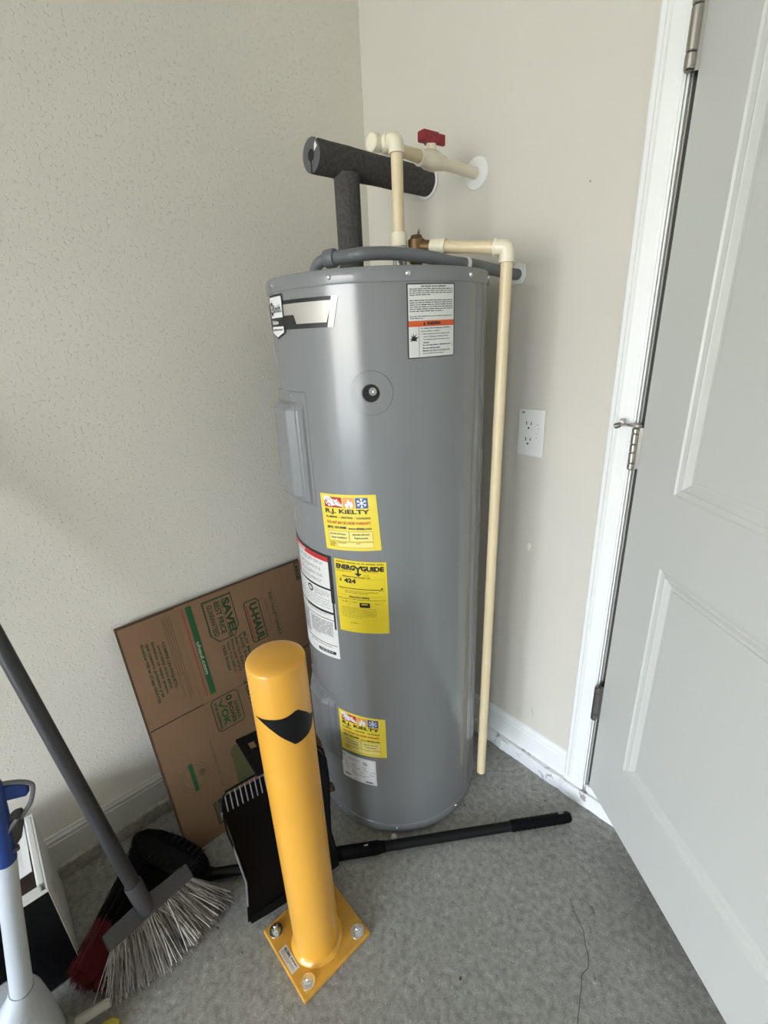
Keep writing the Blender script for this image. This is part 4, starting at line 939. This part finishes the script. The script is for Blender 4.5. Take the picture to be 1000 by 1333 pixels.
for i in range(1000):
    t = rn.random(); row = rn.random()
    a = eA.lerp(eB, .02 + .96 * t) + ef * .012 + en * (row * .020 - .010)
    tip = V((.372, -1.112, .008)) * (1 - t) ** 2 + V((.425, -.985, .006)) * 2 * t * (1 - t) + V((.362, -.845, .008)) * t ** 2
    tip = tip + V((rn.uniform(-.030, .008), rn.uniform(-.012, .012), rn.uniform(-.003, .020)))
    if rn.random() < .03: tip += V((rn.uniform(-.01, .02), rn.uniform(-.03, .03), rn.uniform(0, .02)))
    tip.z = max(tip.z, .003)
    sets[rn.choices(['brG', 'brW', 'brD'], [.45, .30, .25])[0]].append((a, tip))
for k, nm in (('brG', 'grey'), ('brW', 'off-white'), ('brD', 'dark grey')):
    o = strands(sets[k], .00085, .0007, 5, .004, 31).build('bristles', k, gb); o['kind'] = 'stuff'; o['label'] = nm + ' bristles'

# ================================================================== DUSTPAN standing behind the bollard
dpn = thing('dustpan', (.46, -.72, 0), 'black plastic dustpan with comb teeth standing on its lip behind the bollard', 'dustpan')
# pan frame: origin at lip centre, u to the right (+y), w up the pan, n toward the camera
po = V((.4545, -.7215, .0165)); pu = V((.16, .987, 0)).normalized(); pw = V((-.175, .03, .985)); pw = (pw - pu * pw.dot(pu)).normalized(); pn = pu.cross(pw)
if pn.x < 0: pn = -pn
def pp(u, w, n_): return po + pu * u + pw * w + pn * n_
g = G()
# outline half widths along the height and wall height
secs = [(.000, .113, .001), (.05, .108, .010), (.12, .100, .022), (.20, .106, .034), (.27, .114, .040), (.325, .115, .042)]
def outl(off):  # closed outline of the pan plate
    return None
th = .0025
vs = []; 
for (w, hw, wh) in secs:
    for (u, n_) in ((-hw - .004, wh), (-hw, wh), (-hw + .004, .004), (-hw * .5, 0), (0, -.001), (hw * .5, 0), (hw - .004, .004), (hw, wh), (hw + .004, wh)): vs.append(pp(u, w, n_ + .003))
for (w, hw, wh) in secs:
    for (u, n_) in ((-hw - .004, wh - .003), (-hw - .002, wh - .003), (-hw + .001, -.001), (-hw * .5, -.004), (0, -.005), (hw * .5, -.004), (hw - .001, -.001), (hw + .002, wh - .003), (hw + .004, wh - .003)): vs.append(pp(u, w, n_ + .003))
nS = 9; NN = len(secs) * nS; fs = []
for i in range(len(secs) - 1):
    for k in range(nS - 1):
        a = i * nS + k; fs.append((a, a + 1, a + nS + 1, a + nS)); fs.append((NN + a, NN + a + nS, NN + a + nS + 1, NN + a + 1))
for k in range(nS - 1): fs.append((k, NN + k, NN + k + 1, k + 1)); a = (len(secs) - 1) * nS + k; fs.append((a, a + 1, NN + a + 1, NN + a))
for i in range(len(secs) - 1):
    for k in (0, nS - 1): a = i * nS + k; fs.append((a, a + nS, NN + a + nS, NN + a))
g.add(vs, fs, 0, True); g.build('pan', 'black', dpn, weld=True)
# curved lip at the foot
g = G(); vs = []
for i in range(13):
    t = -1 + i / 6; d_ = -.006 * (1 - t * t)
    vs += [pp(.112 * t, .012, .004), pp(.112 * t, d_ + .000, .010), pp(.110 * t, d_ + .002, .014), pp(.110 * t, .014, .007)]
g.add(vs, [(4 * i + k, 4 * i + (k + 1) % 4, 4 * i + 4 + (k + 1) % 4, 4 * i + 4 + k) for i in range(12) for k in range(4)], 0, True); g.build('lip', 'black', dpn)
# rear wall bending forward, with slots combed through it
g = G(); g.box((-.115, .322, .0), (.115, .326, .030), tf=lambda p: pp(p.x, p.y, p.z)); g.build('rear_wall', 'black', dpn, bevel=.001)
for i in range(9):
    u = -.105 + i * .0105; g = G(); g.tube([pp(u, .320, .040), pp(u + .001, .362, .036)], .0013, 8)
    g.build('comb_tooth', 'clG', dpn)
g = G(); g.tube([pp(-.117, .318, .040), pp(-.113, .350, .038), pp(-.100, .362, .036), pp(-.03, .366, .036), pp(.10, .366, .036), pp(.116, .345, .038), pp(.117, .318, .040)], .0026, 10); g.build('top_rail', 'black', dpn)
g = G(); g.tube([pp(-.118, .326, .043), pp(-.109, .20, .036), pp(-.103, .12, .024), pp(-.110, .05, .012)], .0022, 8); g.build('side_rim', 'clG', dpn)
# handle with a hanging hole
g = G(); w0, w1 = .362, .455
hp2 = lambda p: pp(p.x - .012 - .25 * (p.y - w0), p.y, p.z + .030)
g.box((-.024, w0, 0), (.024, w1 - .030, .012), tf=hp2); g.box((-.024, w1 - .030, 0), (-.006, w1, .012), tf=hp2); g.box((.006, w1 - .030, 0), (.024, w1, .012), tf=hp2); g.box((-.024, w1 - .010, 0), (.024, w1 + .006, .012), tf=hp2)
g.build('handle', 'black', dpn, bevel=.003)

# ================================================================== CARTON, white with black front, bottom left
wb = thing('white_carton', (.16, -1.27, 0), 'open white cardboard box with black front against the left wall, bottom left', 'box')
bx0, bx1, by0, by1, bz = .048, .262, -1.40, -1.1350, .262
g = G(); g.box((bx0, by0, 0), (bx1, by1, .003)); g.build('box_floor', 'boxin', wb)
g = G(); g.box((bx1 - .003, by0, 0), (bx1, by1, bz), 0); g.add([(bx1 + .0003, by0, .004), (bx1 + .0003, by1 - .001, .004), (bx1 + .0003, by1 - .001, bz - .0065), (bx1 + .0003, by0, bz - .0065)], [(0, 1, 2, 3)], 1); fr = g.build('front_panel', ['boxw', 'boxk'], wb); fr['label'] = 'glossy black printed front'
g = G(); g.box((bx0, by1 - .003, 0), (bx1 - .003, by1, bz)); g.build('side_panel', 'boxw', wb)
g = G(); g.box((bx0, by0, 0), (bx1 - .003, by0 + .003, bz)); g.build('side_panel', 'boxw', wb)
g = G(); g.box((bx0, by0 + .003, 0), (bx0 + .003, by1 - .003, bz)); g.build('back_panel', 'boxw', wb)
# folded-in flaps and rim rolls
g = G(); g.box((bx1 - .022, by0 + .004, bz - .012), (bx1 - .004, by1 - .010, bz - .001)); g.build('folded_rim', 'boxw', wb, bevel=.003)
g = G(); g.box((bx0 + .004, by1 - .016, bz - .040), (bx1 - .024, by1 - .004, bz - .002)); g.build('folded_rim', 'boxw', wb, bevel=.003)
g = G(); g.add([(bx0 + .004, by1 - .018, bz - .004), (bx1 - .075, by1 - .020, bz - .012), (bx1 - .085, by1 - .090, bz - .028), (bx0 + .004, by1 - .100, bz - .010), (bx0 + .004, by1 - .018, bz - .006), (bx1 - .075, by1 - .020, bz - .014), (bx1 - .085, by1 - .090, bz - .030), (bx0 + .004, by1 - .100, bz - .012)], [(0, 1, 2, 3), (7, 6, 5, 4), (0, 4, 5, 1), (1, 5, 6, 2), (2, 6, 7, 3), (3, 7, 4, 0)]); g.build('flap', 'boxw', wb)
g = G(); g.box((bx0 + .006, by0 + .006, .003), (bx1 - .03, by1 - .02, bz - .090)); g.build('inner_carton', 'boxin', wb)
def wfn(x, y, lay): return V((bx1 + .0004 + .0002 * lay, by0 + x, bz - y))
p = Print(wfn); p.line([(.075, .088), (.088, .082), (.098, .073)], .003, 'boxw'); p.rect(.065, .140, .10, .147, 'pR', 1)
p.line([(.178, .205), (.192, .200), (.196, .194), (.192, .205)], .0022, 'pG'); p.dashes(.06, .19, .14, .215, 2, 'pG', 1, .4, .7, (.01, .03), .008, 3); p.build(fr)
def w2(x, y, lay): return V((bx1 - .01 - x, by1 + .0004, bz - y))
p = Print(w2); p.dashes(.055, .06, .075, .10, 5, 'pG2', 1, .5, .7, (.006, .012), .004, 3); p.dashes(.09, .09, .105, .16, 7, 'pG', 1, .5, .7, (.006, .012), .004, 3)
for o in p.build(wb): pass

# ================================================================== FLOOR CLEANER (pale tube, blue and grey D-handle)
fc = thing('floor_cleaner', (.375, -1.235, 0), 'pale grey upright appliance with a blue and grey loop handle in the bottom left corner', 'appliance')
FX = .380
def fp(y, z, n_=0): return V((FX + n_ * .8, y + n_ * -.6, z))
g = G(); g.tube([fp(-1.2160, .165), fp(-1.2001, .2227), fp(-1.1682, .4013), fp(-1.1490, .4965)], [.0185, .0166, .0150, .0138], 32); g.build('tube', 'clW', fc)
g = G(); g.lathe([(.0164, -.0012), (.0176, -.0006), (.0176, .0006), (.0164, .0012)], fp(-1.2010, .2180), (0, .05, 1), 32); g.build('joint_ring', 'clG', fc)
g = G(); g.tube([fp(-1.1505, .4900), fp(-1.1495, .4960), fp(-1.1370, .5810), fp(-1.1300, .6360), fp(-1.1290, .6450), fp(-1.1289, .6480)], [.0136, .0146, .0140, .0132, .0110, .006], 28); g.build('upper_tube', 'clB', fc)['label'] = 'blue upper section'
g = G(); g.tube(bez([fp(-1.1260, .6350), fp(-1.1120, .6290), fp(-1.0980, .6195), fp(-1.0885, .6080), fp(-1.0880, .5970), fp(-1.0965, .5750), fp(-1.1085, .5615), fp(-1.1150, .5560)]), .0034, 14); g.build('loop_handle', 'clG', fc)
def plate(pts, t, name, m, bev):
    n = len(pts); vs = [fp(y, z, t) for y, z in pts] + [fp(y, z, -t) for y, z in pts]; g = G()
    g.add(vs, [tuple(range(n)), tuple(range(2 * n - 1, n - 1, -1))] + [(i, (i + 1) % n, n + (i + 1) % n, n + i) for i in range(n)]); return g.build(name, m, fc, bevel=bev, seg=3)
plate([(-1.1225, .6290), (-1.1070, .6230), (-1.0915, .6110), (-1.0955, .5915), (-1.1120, .5985), (-1.1275, .6050)], .0050, 'grip_pad', 'clB', .002)
plate([(-1.1310, .5670), (-1.1215, .5735), (-1.1120, .5700), (-1.1120, .5630), (-1.1170, .5400), (-1.1260, .5160), (-1.1370, .5070), (-1.1440, .5160), (-1.1400, .5400)], .0085, 'trigger_housing', 'broomG', .004)
g = G(); g.tube(bez([fp(-1.1130, .5640, .009), fp(-1.1260, .5520, .010), fp(-1.1370, .5360, .010), fp(-1.1420, .5180, .010), fp(-1.1380, .5080, .009), fp(-1.1310, .5080, .008)]), .0034, 12); g.build('trigger_trim', 'clG', fc)
g = G(); g.tube([fp(-1.1290, .5130, .006), fp(-1.1240, .5120, .014)], .0045, 12); g.build('trigger_button', 'broomG', fc)
# body: rounded shell below the tube
g = G(); bc = V((.370, -1.2350, 0)); vs = []; rings = [(.186, .036, .030), (.182, .060, .050), (.170, .076, .062), (.145, .086, .068), (.09, .092, .070), (.03, .094, .070), (.006, .090, .066), (.0, .080, .060)]
n = 40
for (z, a, b) in rings:
    for k in range(n):
        t = 2 * pi * k / n; ex = lambda v_: math.copysign(abs(v_) ** .62, v_); x, y = b * ex(cos(t)), a * ex(sin(t)); vs.append((bc.x + x, bc.y + y * .62 , z))
fs = [(i * n + k, i * n + (k + 1) % n, (i + 1) * n + (k + 1) % n, (i + 1) * n + k) for i in range(len(rings) - 1) for k in range(n)] + [tuple(range(n)), tuple(range((len(rings) - 1) * n, len(rings) * n))]
g.add(vs, fs, 0, True); g.tube([(.3800, -1.2200, .160), (.3800, -1.2160, .180), (.380, -1.2080, .200), (.380, -1.2015, .2185)], [.040, .029, .0210, .0180], 28); g.build('body', 'clW', fc)
g = G(); g.box((.4405, -1.265, .05), (.4425, -1.205, .145)); g.build('raised_panel', 'clW', fc, bevel=.004)

# ---- small tubing piece and yellow scraper on the floor beside it
tb = thing('hose_fitting', (.375, -1.15, 0), 'off-white angled hose fitting with a blue collar lying beside the grey broom bristles', 'fitting')
g = G(); g.tube([(.372, -1.160, .034), (.376, -1.150, .036), (.384, -1.105, .034)], [.0085, .0095, .0088], 20); g.build('tube', 'clg', tb)
g = G(); g.tube([(.372, -1.160, .036), (.378, -1.166, .022), (.386, -1.170, .010)], .0105, 20); g.build('elbow', 'clg', tb)
g = G(); g.tube([(.364, -1.176, .026), (.376, -1.182, .012)], .0120, 20); g.build('collar', 'clB', tb)
g = G(); g.tube([(.352, -1.166, .012), (.366, -1.190, .012)], .0118, 20); g.build('hose', 'clg', tb)
ys = thing('scraper', (.40, -1.105, 0), 'mustard yellow plastic tool edge on the floor under the grey broom bristles', 'tool')
g = G(); g.prism([(.392, -1.128), (.398, -1.108), (.410, -1.100), (.425, -1.104), (.440, -1.140), (.440, -1.175), (.408, -1.160)], .0, .012); g.build('blade', 'yel2', ys, bevel=.002)
g = G(); g.tube([(.40, -1.150, .014), (.430, -1.160, .014)], .006, 12); g.build('handle', 'clg', ys)


# small marks on the back wall: a spackle patch and rubbed scuffs
def mark(pts, m, nm):
    g = G(); n = len(pts); g.add([V((x, -.0004, z)) for x, z in pts], [tuple(range(n))]); g.build(nm, m, wback)
sp_ = mat('spackle_white', (.78, .76, .71), .7); sg_ = mat('scuff_grey', (.42, .41, .39), .7)
mark([(.574, .716), (.583, .720), (.588, .712), (.584, .702), (.580, .694), (.576, .704)], sp_, 'spackle_patch')
for (x, z, a, l) in ((.626, .205, -.25, .030), (.629, .198, -.25, .024), (.623, .200, -.20, .018)):
    dx, dz = sin(-a), -cos(a); mark([(x, z), (x + .0012, z), (x + .0010 + dx * l, z + dz * l), (x + dx * l, z + dz * l)], sg_, 'scuff')
mark([(.652, 1.502), (.6545, 1.503), (.655, 1.500), (.653, 1.499)], mat('nail_hole', (.12, .11, .10), .8), 'nail_hole')
